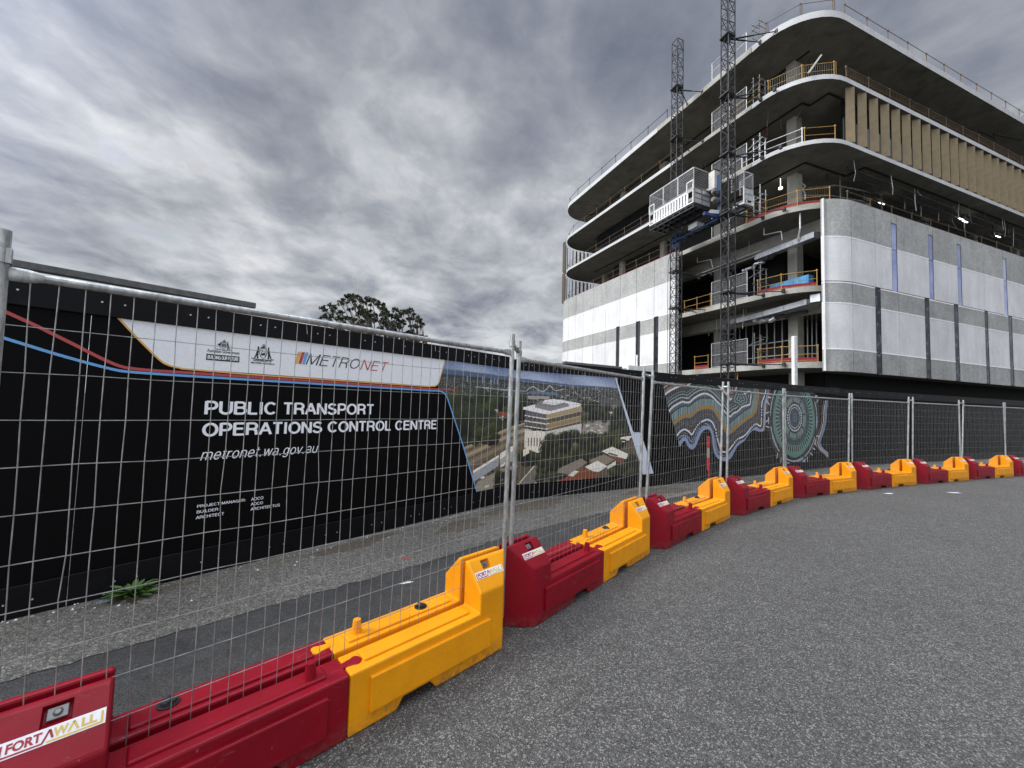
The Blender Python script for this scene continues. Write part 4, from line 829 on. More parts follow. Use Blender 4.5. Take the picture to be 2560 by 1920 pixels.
m = ((cv.U - 13.85) / .34) ** 2 + ((cv.Z - 1.97) / .22) ** 2; q = np.sqrt(m) + .08 * np.sin(5 * np.arctan2(cv.Z - 1.97, cv.U - 13.85)); cv.put((q < 1.02) & (np.sin(q * 19) > 0), (.24, .33, .34)); cv.put((q < 1.02) & (np.sin(q * 19) <= 0), (.02, .025, .03))
cv.put(dG < .045, (.36, .235, .045)); cv.put((dW1 < .020) & (cv.U < 14.3), (.70, .71, .74)); cv.put(dW2 < .020, (.70, .71, .74))
for u, z in ((12.13, 1.20), (12.17, 1.25), (12.21, 1.29), (12.27, 1.33), (12.86, 1.18), (12.88, 1.10), (12.90, 1.03), (13.60, .86), (13.66, .90), (13.71, .94), (14.33, 1.24), (14.40, 1.28), (14.46, 1.31), (14.75, 1.55), (14.75, 1.62), (14.76, 1.69)): cv.disc(u, z, .05, (.01, .01, .012)); cv.disc(u, z, .024, (.78, .79, .80))
lineR = S_([(14.86, 1.15), (14.93, 1.35), (14.95, 1.6), (15.02, 1.85), (15.12, 2.05), (15.17, 2.3)], 4); cv.line(lineR, .03, (.30, .20, .06)); cv.line([(u - .06, z) for u, z in lineR], .02, (.60, .62, .65))
# circle
cx, cz = 16.37, 1.495; rr = np.hypot(cv.U - cx, cv.Z - cz); an = np.arctan2(cv.Z - cz, cv.U - cx)
def ringp(r0, r1, c, cond=None): m = (rr > r0) & (rr < r1); cv.put(m if cond is None else m & cond, c)
ringp(0, 1.36, (.010, .010, .013)); TE = (.13, .27, .225); wob = .02 * np.sin(an * 5)
cv.put((rr + wob > .86) & (rr + wob < 1.09) , TE); ringp(.80, .97, (.012, .012, .015), (np.sin(an * 54) > -.25)); cv.put((rr > .955) & (rr < .985), TE); ringp(.775, .80, TE)
cv.put((rr > .80) & (rr < .97) & (np.sin(an * 54) <= -.25), (.20, .36, .30)); ringp(.58, .775, (.015, .015, .018)); ringp(.60, .615, (.24, .36, .33)); ringp(.64, .66, (.10, .13, .17)); ringp(.69, .705, (.14, .20, .24)); ringp(.73, .75, (.10, .14, .20))
ringp(.44, .58, (.30, .42, .38), (np.sin(rr * 210) > -.3)); ringp(.44, .58, (.02, .02, .025), (np.sin(an * 8) > .93)); ringp(.30, .44, (.012, .012, .016))
for i in range(30): a = 2 * math.pi * i / 30; cv.disc(cx + .365 * math.cos(a), cz + .365 * math.sin(a), .030, (.55, .62, .68))
ringp(.275, .295, (.60, .66, .68)); ringp(.16, .25, (.10, .16, .22), np.sin(rr * 170) > -.2); ringp(0, .13, (.05, .09, .13)); ringp(.10, .125, (.16, .24, .28)); ringp(.04, .055, (.16, .22, .28))
cv.put((abs(rr - 1.21) < .016) & (np.sin(an * 7 + 1) > -.7), (.48, .52, .58)); cv.put((abs(rr - 1.21) < .035) & (np.sin(an * 5 + 2) > .8), (.34, .42, .52))
for i in range(40):
    a = 2 * math.pi * i / 40 + .05
    if math.sin(a) > .35 and abs(math.cos(a)) < .85: continue
    if 3.35 < a < 3.9 or a > 5.95 or a < .25: continue
    c_, s_ = math.cos(a), math.sin(a); p = (cx + 1.30 * c_, cz + 1.30 * s_); q = (cx + 1.42 * c_ + (.05 if i % 3 else -.05) * -s_, cz + 1.42 * s_ + (.05 if i % 3 else -.05) * c_); cv.line([p, q], .032, (.60, .61, .64))
    if i % 4 == 0: cv.line([(p[0] + .06 * s_, p[1] - .06 * c_), (p[0] - .10 * s_, p[1] + .10 * c_)], .03, (.60, .61, .64))
for off, w, c in ((0, .035, (.62, .64, .68)), (.09, .07, (.22, .29, .40)), (-.10, .028, (.34, .23, .08)), (.16, .02, (.5, .53, .58))):
    cv.line([(u + off, z) for u, z in S_([(18.12, 2.02), (18.02, 1.75), (17.98, 1.45), (17.85, 1.15), (17.62, .80), (17.74, .60), (18.05, .45), (18.3, .30)], 5)], w, c)
# clip the slanting left edge
clip = cv.inside([(11.015, 2.25), (11.16, 1.82), (11.24, 1.60), (11.395, 1.29), (11.60, .80), (11.60, .22), (18.24, .22), (18.24, 2.25)])
cv.a *= (1 + .06 * NR.standard_normal(cv.a.shape[:2]))[..., None]; cv.a = (cv.a ** 1.22 * 1.12).clip(.002, .95)
cv.build('mural', 1, -.0025, cv.on & clip)

# ------------------------------------------------------------------ building under construction
BA = R(20.2); BX = Vector((math.cos(BA), math.sin(BA), 0)); BY = Vector((-math.sin(BA), math.cos(BA), 0)); BZ = Vector((0, 0, 1)); BF = (Vector((0, 0, 0)), BX, BY, BZ)
bl = thing('office_building', 'six storey concrete office building under construction with rounded floor slabs and banded wall panels', 'building', tuple(BX * 40 + BY * 30), BA)
bl['label'] = 'unfinished concrete office building with rounded floor slabs and grey and white wall panels'
LS = -.0667; LD = Vector((LS, 1)).normalized(); LN = Vector((-LD.y, LD.x))      # left facade direction and outward normal
LP = Vector((24.6, 18.5))
def ring(off, s_end=66, n=10):
    """slab outline as (s,t) points: right facade, near corner, left facade, far corner, back; offset outwards by off"""
    pts = [(s_end, 15.1 - off)]; r = 3.5 + off
    # near arc centre: distance 3.5 from both lines
    cy = 18.6; base = LP + LD * ((cy - LP.y) / LD.y); cxn = base.x + 3.5 / LD.y * 1.0
    a0, a1 = -90, -180 - math.degrees(math.atan(LS)) * -1
    for i in range(n + 1): a = R(a0 + (a1 - a0) * i / n); pts.append((cxn + r * math.cos(a), cy + r * math.sin(a)))
    cy2 = 42.6; b2 = LP + LD * ((cy2 - LP.y) / LD.y); cx2 = b2.x + 3.4 / LD.y; r2 = 3.4 + off
    for i in range(n + 1): a = R(a1 + (-270 - a1) * i / n); pts.append((cx2 + r2 * math.cos(a), cy2 + r2 * math.sin(a)))
    pts.append((s_end, 46.0 + off)); return pts
def left_s(t, off=0): return LP.x + (t - LP.y) * LS / 1.0 - off
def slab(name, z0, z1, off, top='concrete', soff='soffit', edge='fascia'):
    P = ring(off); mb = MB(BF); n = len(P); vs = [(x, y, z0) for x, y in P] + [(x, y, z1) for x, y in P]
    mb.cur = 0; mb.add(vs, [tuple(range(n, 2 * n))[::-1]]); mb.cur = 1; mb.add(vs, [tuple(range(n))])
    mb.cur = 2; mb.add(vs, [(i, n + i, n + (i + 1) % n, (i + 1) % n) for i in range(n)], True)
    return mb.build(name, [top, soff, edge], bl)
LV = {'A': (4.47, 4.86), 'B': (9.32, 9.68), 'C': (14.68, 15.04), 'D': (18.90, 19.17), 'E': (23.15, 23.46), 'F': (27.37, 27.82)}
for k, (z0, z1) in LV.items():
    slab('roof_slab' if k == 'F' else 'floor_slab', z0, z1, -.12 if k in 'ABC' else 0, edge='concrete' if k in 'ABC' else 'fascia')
# slab edge of the lift bay is rough grey concrete on the upper floors: facing strips not yet fitted
def along(off, t0, t1, n=12): return [(left_s(t0 + (t1 - t0) * i / n, off), t0 + (t1 - t0) * i / n) for i in range(n + 1)]
for k in 'DEF':
    z0, z1 = LV[k]; mb = MB(BF); P = along(.012, 19.0, 28.0 if k == 'F' else 26.0)
    for (x0, y0), (x1, y1) in zip(P, P[1:]): mb.add([(x0, y0, z0 + .004), (x1, y1, z0 + .004), (x1, y1, z1 - .02), (x0, y0, z1 - .02)], [(3, 2, 1, 0)])
    mb.build('bare_edge', 'concrete', bl)
def curtain(name, mat, P, z0, z1, th=.12):
    mb = MB(BF)
    for (x0, y0), (x1, y1) in zip(P, P[1:]):
        d = Vector((x1 - x0, y1 - y0)); 
        if d.length < 1e-4: continue
        d.normalize(); nx, ny = -d.y * th, d.x * th
        mb.prism([(x0, y0), (x0 + nx, y0 + ny), (x1 + nx, y1 + ny), (x1, y1)], z0, z1)
    return mb.build(name, mat, bl)
# soffit grooves
for k in 'DEF':
    z0 = LV[k][0]; mb = MB(BF)
    P = {'F': [(26.2, 44.0), (26.8, 43.9), (27.1, 43.2), (28.2, 17.4)], 'E': [(26.3, 42), (27.2, 18.9), (27.25, 17.3), (27.96, 17.28), (27.98, 16.08), (60, 16.04)], 'D': [(26.3, 42), (27.41, 17.27), (31.65, 17.2), (31.66, 16.05), (60, 16.05)]}[k]
    for a, b2 in zip(P, P[1:]): mb.beam((a[0], a[1], z0 - .03), (b2[0], b2[1], z0 - .03), .10)
    mb.build('head_track', 'dark_void', bl)
for k, o in (('C', 3.1), ('B', 3.1)):      # band beams
    z0 = LV[k][0]; mb = MB(BF); a, b2 = (left_s(30, -o), 30), (left_s(16.2, -o), 16.2)
    mb.prism([a, b2, (b2[0] + .8, b2[1]), (a[0] + .8, a[1])], z0 - .85, z0 + .01); mb.build('band_beam', 'concrete', bl)
for (s, t) in [(28.0, 18.25), (28.0, 24.65), (27.6, 31.0), (27.2, 37.4), (28.0, 42.3), (36.2, 18.3), (44.4, 18.3), (52.6, 18.3), (60.8, 18.3), (36.2, 42.3), (44.4, 42.3), (44.4, 30), (36.2, 30)]:
    mb = MB(BF); zz = [0] + [z for k in 'ABCDEF' for z in LV[k]]
    for i in range(0, 12, 2): mb.box((s, t, zz[i] + (.002 if i else -.02)), (s + .65, t + .65, zz[i + 1] - .002))
    mb.build('column', 'concrete', bl)
# cores and partitions that keep the inside dark
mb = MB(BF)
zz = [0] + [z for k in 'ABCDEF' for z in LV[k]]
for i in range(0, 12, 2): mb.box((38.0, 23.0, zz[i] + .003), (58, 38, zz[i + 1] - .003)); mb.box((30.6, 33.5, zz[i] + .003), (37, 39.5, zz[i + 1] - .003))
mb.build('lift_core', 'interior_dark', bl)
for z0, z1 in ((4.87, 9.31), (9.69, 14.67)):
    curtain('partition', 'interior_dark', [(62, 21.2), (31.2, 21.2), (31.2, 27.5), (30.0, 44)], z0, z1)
curtain('ground_floor_dark', 'dark_void', [(62, 17.6), (29.6, 17.6), (28.0, 44.0)], -.02, 4.46)  # near-black sheet: shade of the open ground floor put into the colour
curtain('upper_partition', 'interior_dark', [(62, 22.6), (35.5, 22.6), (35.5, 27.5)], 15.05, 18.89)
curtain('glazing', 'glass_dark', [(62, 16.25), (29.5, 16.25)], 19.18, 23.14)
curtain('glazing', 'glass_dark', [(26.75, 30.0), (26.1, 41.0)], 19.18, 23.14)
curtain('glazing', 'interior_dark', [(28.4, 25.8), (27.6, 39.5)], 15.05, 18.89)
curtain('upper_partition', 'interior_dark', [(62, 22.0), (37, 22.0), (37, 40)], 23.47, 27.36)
# precast wall panels, grey and white bands with chamfer highlights painted as pale strips, dark joints between them
def panel(name, P, bands, th=.18):
    mb = MB(BF); out = []
    n = len(P)
    def offs(d):
        o = []
        for i in range(n):
            a = Vector(P[max(i - 1, 0)]); b2 = Vector(P[min(i + 1, n - 1)]); q = (b2 - a).normalized(); o.append((P[i][0] + q.y * d, P[i][1] - q.x * d))
        return o
    Q = offs(-th)
    for mi, z0, z1, proud in bands:
        mb.cur = mi; Pp = offs(proud)
        vs = [(x, y, z0) for x, y in Pp] + [(x, y, z1) for x, y in Pp] + [(x, y, z0) for x, y in Q] + [(x, y, z1) for x, y in Q]
        fs = [(i, i + 1, n + i + 1, n + i) for i in range(n - 1)]; mb.add(vs, [f[::-1] for f in fs], n > 2)
        mb.add(vs, [(2 * n + i, 3 * n + i, 3 * n + i + 1, 2 * n + i + 1)[::-1] for i in range(n - 1)])
        mb.add(vs, [(n + i, n + i + 1, 3 * n + i + 1, 3 * n + i)[::-1] for i in range(n - 1)] + [(i, 2 * n + i, 2 * n + i + 1, i + 1)[::-1] for i in range(n - 1)] + [(0, n, 3 * n, 2 * n)[::-1], (n - 1, 2 * n - 1, 4 * n - 1, 3 * n - 1)])
    return mb.build(name, ['panel_grey', 'panel_white', 'panel_highlight'], bl)
UP = [(0, 12.69, 15.06, .0), (2, 12.615, 12.688, .012), (1, 9.86, 12.613, .0)]
LO = [(2, 9.72, 9.80, .012), (0, 8.50, 9.718, .0), (2, 8.43, 8.498, .012), (1, 5.66, 8.428, .0), (2, 5.57, 5.658, .012), (0, 4.24, 5.568, .0)]
cor = [p for p in ring(.28, n=24)[1:26]]          # near corner arc from right facade to left facade
arcR = [p for p in cor if p[0] > 26.05 and p[0] < 28.2][::-1]
def arc_part(x0, x1):
    A = [(26.02, 15.33)] + [(x, y) for x, y in arcR]; A.append((28.3, 14.82)); A = sorted(set([(round(x, 3), round(y, 3)) for x, y in A])); out = []
    def at(x):
        for (xa, ya), (xb, yb) in zip(A, A[1:]):
            if xa <= x <= xb: return ya + (yb - ya) * (x - xa) / (xb - xa)
        return 14.82
    return [(x0 + (x1 - x0) * i / 10, at(x0 + (x1 - x0) * i / 10)) for i in range(11)]
J = .018
panel('wall_panel', arc_part(26.02, 27.78 - J), UP); panel('wall_panel', arc_part(26.02, 27.78 - J), LO)
panel('wall_panel', arc_part(27.78 + J, 30.2 - J), UP); panel('wall_panel', arc_part(27.78 + J, 30.06), LO)
T_ = 14.82
upw = [(31.96, 32.58), (36.32, 36.90), (40.05, 40.62), (46.87, 47.43), (51.2, 51.8), (56.3, 56.9), (61, 61.6)]
upj = [30.2, 31.96, None, 32.58, 36.32, None, 36.90, 40.05, None, 40.62, 43.82, 46.87, None, 47.43, 51.2, None, 51.8, 56.3, None, 56.9, 61, None, 61.6, 66]
def strips(seq, bands):
    a = None
    for x in seq:
        if x is None: a = None; continue
        if a is not None: panel('wall_panel', [(a + J, T_), (x - J, T_)], bands)
        a = x
strips(upj, UP)
low = [(30.08, 30.66), (35.66, 36.23), (39.39, 39.98), (43.71, 44.23), (47.40, 48.01), (51.9, 52.5), (56.0, 56.6)]
lowj = [None, 30.66, 32.6, 35.66, None, 36.23, 39.39, None, 39.98, 43.71, None, 44.23, 47.40, None, 48.01, 51.9, None, 52.5, 56.0, None, 56.6, 61, 66]
strips(lowj, LO)
def window_slot(x0, x1, z0, z1, split=None, glass='window_glass'):
    mb = MB(BF); w = .03
    mb.box((x0, T_ + .012, z0), (x0 + w, T_ + .035, z1)); mb.box((x1 - w, T_ + .012, z0), (x1, T_ + .035, z1)); mb.box((x0 + w, T_ + .012, z0), (x1 - w, T_ + .035, z0 + w)); mb.box((x0 + w, T_ + .012, z1 - w), (x1 - w, T_ + .035, z1))
    if split: mb.box((x0 + w, T_ + .013, split), (x1 - w, T_ + .034, split + w))
    f = mb.build('window', 'dark_steel', bl)
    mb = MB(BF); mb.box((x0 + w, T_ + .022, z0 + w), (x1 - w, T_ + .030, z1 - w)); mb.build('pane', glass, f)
for x0, x1 in upw:
    panel('wall_panel', [(x0 + J, T_), (x1 - J, T_)], [(0, 14.43, 15.06, 0)]); window_slot(x0, x1, 9.80, 14.42, 12.60)
for x0, x1 in low: window_slot(x0, x1, 4.26, 9.80, 5.5, 'painted_reflection')
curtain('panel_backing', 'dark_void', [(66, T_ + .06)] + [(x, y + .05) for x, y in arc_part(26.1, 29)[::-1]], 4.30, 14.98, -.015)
# left facade panels, from the open bay round the far corner
def Lp(t): return (left_s(t, .28), t)
LB = [(2, 9.78, 9.85, .012), (0, 8.42, 9.778, 0), (1, 5.62, 8.418, 0), (2, 5.55, 5.618, .012), (0, 4.24, 5.548, 0)]
LU = [(0, 12.62, 15.04, 0), (2, 12.58, 12.618, .010), (1, 9.86, 12.578, 0)]
jl = [25.42, 27.86, 30.16, 32.49, 34.78, 37.05, 38.9, 40.5, 42.1]
for a, b2 in zip(jl, jl[1:]): panel('wall_panel', [Lp(b2 - J), Lp(a + J)], LU)
wl_ = [(27.33, 27.86), (29.60, 30.16), (32.52, 33.02)]
seq = [(25.42, 27.33), (27.86, 29.60), (30.16, 32.52), (33.02, 34.78)] + list(zip(jl[4:], jl[5:]))
for a, b2 in seq: panel('wall_panel', [Lp(b2 - J), Lp(a + J)], LB)
for a, b2 in wl_:
    mb = MB(BF); s0 = left_s(a, .28)
    for t0, t1 in ((a, a + .05), (b2 - .05, b2)): mb.box((s0 + .02, t0, 4.26), (s0 + .034, t1, 9.78))
    w_ = mb.build('window', 'dark_steel', bl); mb = MB(BF); mb.box((s0 + .035, a, 4.26), (s0 + .05, b2, 9.78)); mb.build('pane', 'glass_dark', w_)
fa = ring(.28, n=16)[18:]      # far corner arc onwards
arcF = [p for p in fa if p[1] > 42.11][:14]
arcF = [Lp(42.12)] + arcF
for i in range(0, len(arcF) - 2, 2):
    P = arcF[i:i + 3][::-1]; P = [Vector(p) for p in P]; P[0] = tuple(P[0].lerp(P[1], .015)); P[1] = tuple(P[1]); P[2] = tuple(P[2])
    panel('wall_panel', P, LU); panel('wall_panel', P, LB)
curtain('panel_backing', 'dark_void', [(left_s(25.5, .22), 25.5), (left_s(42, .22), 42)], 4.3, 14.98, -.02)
mb = MB(BF); p = Lp(25.40); mb.box((p[0], p[1] - .10, 4.24), (p[0] + .22, p[1], 15.04)); mb.build('panel_reveal', 'panel_white', bl)
mb = MB(BF); mb.box((25.98, 15.31, 4.24), (26.01, 15.42, 15.06)); mb.build('panel_reveal', 'panel_white', bl)
# gold fins
mb0 = MB(BF); s = 28.91
c0 = Vector((s, 15.12)); c1 = Vector((s - .43, 15.40)); th = Vector((.03, .045))
mb0.prism([tuple(c0), tuple(c1), tuple(c1 + th), tuple(c0 + th)][::-1], 19.38, 23.22)
fin = mb0.build('fin', 'gold_fin', bl)
for i in range(1, 29): f = fin.copy(); C.objects.link(f); f.location.x += 1.262 * i
def resample(P, step):
    out = [Vector(P[0])]; left = step
    for a, b2 in zip(P, P[1:]):
        a, b2 = Vector(a), Vector(b2); L = (b2 - a).length; d = left
        while d <= L: out.append(a.lerp(b2, d / L)); d += step
        left = d - L
    return out
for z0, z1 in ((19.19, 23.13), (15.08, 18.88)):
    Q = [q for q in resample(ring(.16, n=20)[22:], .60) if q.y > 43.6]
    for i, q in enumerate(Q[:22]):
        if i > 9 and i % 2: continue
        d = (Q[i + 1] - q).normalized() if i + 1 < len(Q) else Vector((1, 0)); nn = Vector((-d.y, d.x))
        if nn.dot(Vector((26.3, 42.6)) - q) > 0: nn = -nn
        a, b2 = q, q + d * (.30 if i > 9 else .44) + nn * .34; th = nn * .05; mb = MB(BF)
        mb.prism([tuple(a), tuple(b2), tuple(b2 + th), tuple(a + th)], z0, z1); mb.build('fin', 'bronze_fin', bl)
# guard rails
def rail(P, z, mat, h=1.05, step=2.4, r=.019, mid=True, toe=None, mesh=None, double=False):
    mb = MB(BF); Q = resample(P, step)
    for q in Q:
        mb.tube((q.x, q.y, z), (q.x, q.y, z + h + .08), r * 1.25, 6); mb.box((q.x - .05, q.y - .05, z), (q.x + .05, q.y + .05, z + .05)); 
        mb.box((q.x - .045, q.y - .045, z + h - .03), (q.x + .045, q.y + .045, z + h + .05))
        if double: mb.tube((q.x + .16, q.y - .02, z), (q.x + .16, q.y - .02, z + h + .06), r, 6)
    for a, b2 in zip(Q, Q[1:]):
        mb.tube((a.x, a.y, z + h), (b2.x, b2.y, z + h), r, 6)
        if mid: mb.tube((a.x, a.y, z + h * .5), (b2.x, b2.y, z + h * .5), r * .85, 6)
        mb.tube((a.x, a.y, z + .12), (b2.x, b2.y, z + .12), r * .8, 6)
    g_ = mb.build('guard_rail', mat, bl)
    if toe:
        mb = MB(BF)
        for a, b2 in zip(Q, Q[1:]):
            mb.add([(a.x, a.y + .06, z + .02), (b2.x, b2.y + .06, z + .02), (b2.x, b2.y + .06, z + .32), (a.x, a.y + .06, z + .32)], [(0, 1, 2, 3)])
        mb.build('toe_net', toe, g_)
    if mesh:
        mb = MB(BF)
        for a, b2 in zip(Q, Q[1:]):
            n = 14
            for i in range(n): x, y = a.x + (b2.x - a.x) * i / n, a.y + (b2.y - a.y) * i / n; mb.tube((x, y + .02, z + .1), (x, y + .02, z + h), .006, 3, cap=False)
        mb.build('mesh_infill', mesh, g_)
rr_ = ring(-.22, n=14)
sL = lambda t0, t1, off: [(left_s(t0, off), t0), (left_s(t1, off), t1)]
def near_arc(off, n=14): return ring(off, n=n)[1:n + 2]
def far_arc(off, n=14): return ring(off, n=n)[n + 2:2 * n + 3]
rail([(62, 15.32)] + near_arc(-.22)[:3], 27.82, 'rail_rust', .98, mid=False)
rail(near_arc(-.22)[2:], 27.82, 'rail_rust', .98, 1.95, double=True, mid=False)
rail(sL(27.0, 42.4, -.22) + far_arc(-.22)[2:], 27.82, 'dark_steel', 1.0, 2.4, .026, mid=False)
rail([(62, 15.3)] + near_arc(-.2)[:3], 23.46, 'rail_rust', 1.0, mesh='rail_rust')
rail(near_arc(-.2)[2:] , 23.46, 'rail_yellow', 1.02, 1.9, .022, double=True, mesh='mid_steel')
rail(sL(18.6, 21.0, -.2), 23.46, 'rail_yellow', 1.0, 2.4); rail(sL(25.4, 42.4, -.2) + far_arc(-.2)[3:], 23.46, 'rail_rust', 1.0, 2.4, mid=False)
rail(near_arc(-.2)[2:8], 19.17, 'rail_yellow', 1.0, 1.8); rail(near_arc(-.2)[7:] + sL(18.6, 20.5, -.2), 19.17, 'light_metal', 1.0, 2.1, .03)
rail(sL(25.4, 42.4, -.2) + far_arc(-.2)[3:], 19.17, 'rail_rust', 1.0, 2.4)
rail([(62, 15.35)] + near_arc(-.25)[:4], 15.04, 'rail_rust', 1.0); rail(near_arc(-.25)[3:] + sL(18.6, 19.8, -.25), 15.04, 'rail_yellow', 1.05, 1.8, .022, toe='red_mesh', mesh='rail_rust')
rail(sL(25.6, 42.4, -.25) + far_arc(-.25)[2:], 15.04, 'rail_rust', 1.15, 1.75, toe='red_mesh')
rail(near_arc(-.35)[5:] + sL(18.6, 19.0, -.35), 9.68, 'rail_yellow', 1.05, 1.9, .022, toe='red_mesh', mesh='dark_steel'); rail(sL(22.6, 25.2, -.35), 9.68, 'rail_yellow', 1.05, 1.25, .022)
rail(near_arc(-.35)[5:] + sL(18.6, 18.9, -.35), 4.86, 'rail_yellow', 1.05, 1.9, .022, toe='red_mesh', mesh='dark_steel'); rail(sL(22.8, 25.2, -.35), 4.86, 'rail_yellow', 1.05, 1.25, .022, toe='red_mesh')
# landing gates and scaffold tubes by the hoist at every level
for i, (k, zt) in enumerate((('A', 4.86), ('B', 9.68), ('C', 15.04), ('D', 19.17), ('E', 23.46), ('F', 27.82))):
    for t0 in (19.6, 21.1):
        s0 = left_s(t0, -.3); t1 = t0 + 1.35; s1 = left_s(t1, -.3); mb = MB(BF); H = 1.9 if k != 'F' else 1.7
        for a in ((s0, t0), (s1, t1)): mb.tube((*a, zt), (*a, zt + H), .03, 6)
        for h in (.08, 1.0, H): mb.tube((s0, t0, zt + h), (s1, t1, zt + h), .022, 6)
        g_ = mb.build('landing_gate', 'light_metal', bl)
        mb = MB(BF); n = 12
        for q in range(n + 1):
            u = q / n; mb.tube((s0 + (s1 - s0) * u, t0 + (t1 - t0) * u, zt + .1), (s0 + (s1 - s0) * u, t0 + (t1 - t0) * u, zt + H), .008, 3, cap=False)
        for q in range(7): mb.tube((s0, t0, zt + .2 + q * .26), (s1, t1, zt + .2 + q * .26), .006, 3, cap=False)
        mb.build('mesh_infill', 'mid_steel', g_)
        if k in 'ABDE' : mb = MB(BF); mb.box((s0 + .05, t0 + .02, zt + .1), (s0 + .06, t1 - .02, zt + H - .1)); mb.build('shade_cloth', 'shade_mesh', g_)
    mb = MB(BF); rn = random.Random(60 + i)
    for t0 in (18.75, 19.2):
        s0 = left_s(t0, -.45); H = 2.1 + rn.uniform(-.3, .5); mb.tube((s0, t0, zt), (s0, t0, zt + H), .035, 6); mb.tube((s0 + .55, t0, zt), (s0 + .55, t0, zt + H - .3), .03, 6)
        for h in (.9, 1.5, 1.9): mb.tube((s0 - .15, t0, zt + h), (s0 + .7, t0, zt + h + .02), .025, 6)
    mb.tube((left_s(18.5, -.4), 18.5, zt + 1.7), (left_s(20, -.4), 20.0, zt + 1.3), .025, 6)
    mb.build('scaffold_frame', 'light_metal' if k in 'CD' else 'mid_steel', bl)
# scaffold tower inside the lowest bay, wall studs, ducts and pipes
mb = MB(BF)
for s in (28.8, 29.9):
    for t in (24.9, 26.2): mb.tube((s, t, 4.86), (s, t, 9.0), .03, 6)
for z in (5.6, 6.6, 7.6, 8.6): mb.tube((28.8, 24.9, z), (29.9, 24.9, z), .025, 6); mb.tube((28.8, 24.9, z), (28.8, 26.2, z), .025, 6)
mb.tube((28.8, 24.9, 6.6), (28.8, 26.2, 7.6), .025, 6); mb.build('scaffold_tower', 'rail_rust', bl)
mb = MB(BF); mb.box((28.7, 24.9, 6.55), (29.9, 26.2, 6.62)); mb.box((28.65, 24.9, 6.62), (28.68, 26.2, 6.9)); mb.build('red_screen', 'red_mesh', bl)
mb = MB(BF)
for i in range(9): t = 18.95 + i * .60; mb.box((29.2, t, 4.87), (29.27, t + .05, 9.3))
for i in range(4): s = 29.6 + i * .5; mb.box((s, 18.9, 4.87), (s + .05, 18.97, 9.3))
mb.box((29.18, 18.9, 7.0), (29.28, 23.8, 7.05)); mb.box((29.18, 18.9, 5.95), (29.28, 23.8, 6.0)); mb.build('wall_stud', 'light_metal', bl)['kind'] = 'stuff'
def duct(pts, w, h, mat='duct_metal', name='duct'):
    mb = MB(BF)
    for (a, b2) in zip(pts, pts[1:]):
        a, b2 = Vector(a), Vector(b2); d = (b2 - a).normalized(); n = Vector((d.y, -d.x, 0)).normalized() * w / 2; k = max(1, int((b2 - a).length / 1.2))
        for i in range(k):
            p = a.lerp(b2, i / k) + d * .01; q = a.lerp(b2, (i + 1) / k) - d * .01; u = Vector((0, 0, h / 2))
            vs = [p - n - u, p + n - u, p + n + u, p - n + u, q - n - u, q + n - u, q + n + u, q - n + u]; mb.add(vs, [(0, 1, 2, 3), (7, 6, 5, 4), (0, 4, 5, 1), (1, 5, 6, 2), (2, 6, 7, 3), (3, 7, 4, 0)])
    return mb.build(name, mat, bl)
duct([(26.75, 22.6, 8.62), (26.5, 19.5, 8.66), (26.3, 16.4, 8.78)], .5, .36)
duct([(26.6, 16.5, 9.0), (26.8, 16.0, 9.0)], .62, .5)
duct([(26.5, 20.1, 13.0), (26.3, 15.9, 13.0)], .55, .36); 
def pipe(pts, r, mat='light_metal', name='pipe'):
    mb = MB(BF); mb.path(pts, r, 8); return mb.build(name, mat, bl)
rn = random.Random(9)
def flex(p, q, r, mat='duct_metal'):
    P = [Vector(p).lerp(Vector(q), i / 7) + Vector((rn.gauss(0, .06), rn.gauss(0, .06), rn.gauss(-.02, .07))) for i in range(8)]; pipe(P, r, mat, 'flexible_duct')
flex((26.8, 20.6, 8.4), (26.6, 18.9, 8.2), .16); flex((26.7, 19.8, 8.2), (27.2, 17.2, 8.5), .13, 'shade_mesh'); flex((26.4, 21.2, 12.35), (26.4, 19.6, 12.6), .12); flex((26.5, 20.0, 12.6), (26.6, 18.6, 13.1), .2, 'shade_mesh')
pipe([(25.7, 24.9, 14.6), (25.7, 24.9, 14.2), (25.8, 23.6, 14.0), (25.9, 23.5, 13.3)], .045); pipe([(25.6, 18.9, 14.6), (25.6, 18.9, 14.1), (25.9, 17.9, 14.0), (26.0, 17.9, 13.4)], .04); pipe([(25.8, 16.6, 14.65), (25.8, 16.6, 13.6), (26.0, 16.9, 12.9)], .055)
pipe([(26.1, 25.4, 13.3), (26.2, 19.6, 13.35)], .05); pipe([(26.1, 25.4, 13.05), (26.2, 19.9, 13.1)], .03)
for (s, t, z0, z1) in ((28.6, 17.9, 25.6, 27.36), (28.5, 18.1, 25.3, 27.36), (28.9, 17.7, 25.8, 27.36), (28.1, 18.0, 21.0, 23.14), (28.0, 18.1, 20.8, 23.14), (28.2, 18.15, 20.9, 23.14), (31.0, 17.2, 16.9, 18.89), (36.6, 17.5, 17.4, 18.89), (38.5, 17.0, 17.7, 18.89), (40.5, 16.9, 17.5, 18.89), (43.0, 16.9, 17.6, 18.89), (47.0, 16.9, 17.5, 18.89)):
    pipe([(s, t, z1), (s + rn.gauss(0, .03), t, z0)], .018 if z1 > 20 else .04, 'mid_steel', 'hanging_conduit')
rc = random.Random(77)
for i in range(34):
    s_, t_ = rc.uniform(30, 60), rc.uniform(15.8, 18.5); L_ = rc.uniform(.4, 1.7)
    pipe([(s_, t_, 18.89), (s_ + rc.gauss(0, .1), t_, 18.89 - L_ * .6), (s_ + rc.gauss(0, .2), t_ + rc.gauss(0, .1), 18.89 - L_)], rc.choice((.015, .02, .035)), rc.choice(('mid_steel', 'dark_steel', 'light_metal')), 'hanging_conduit')
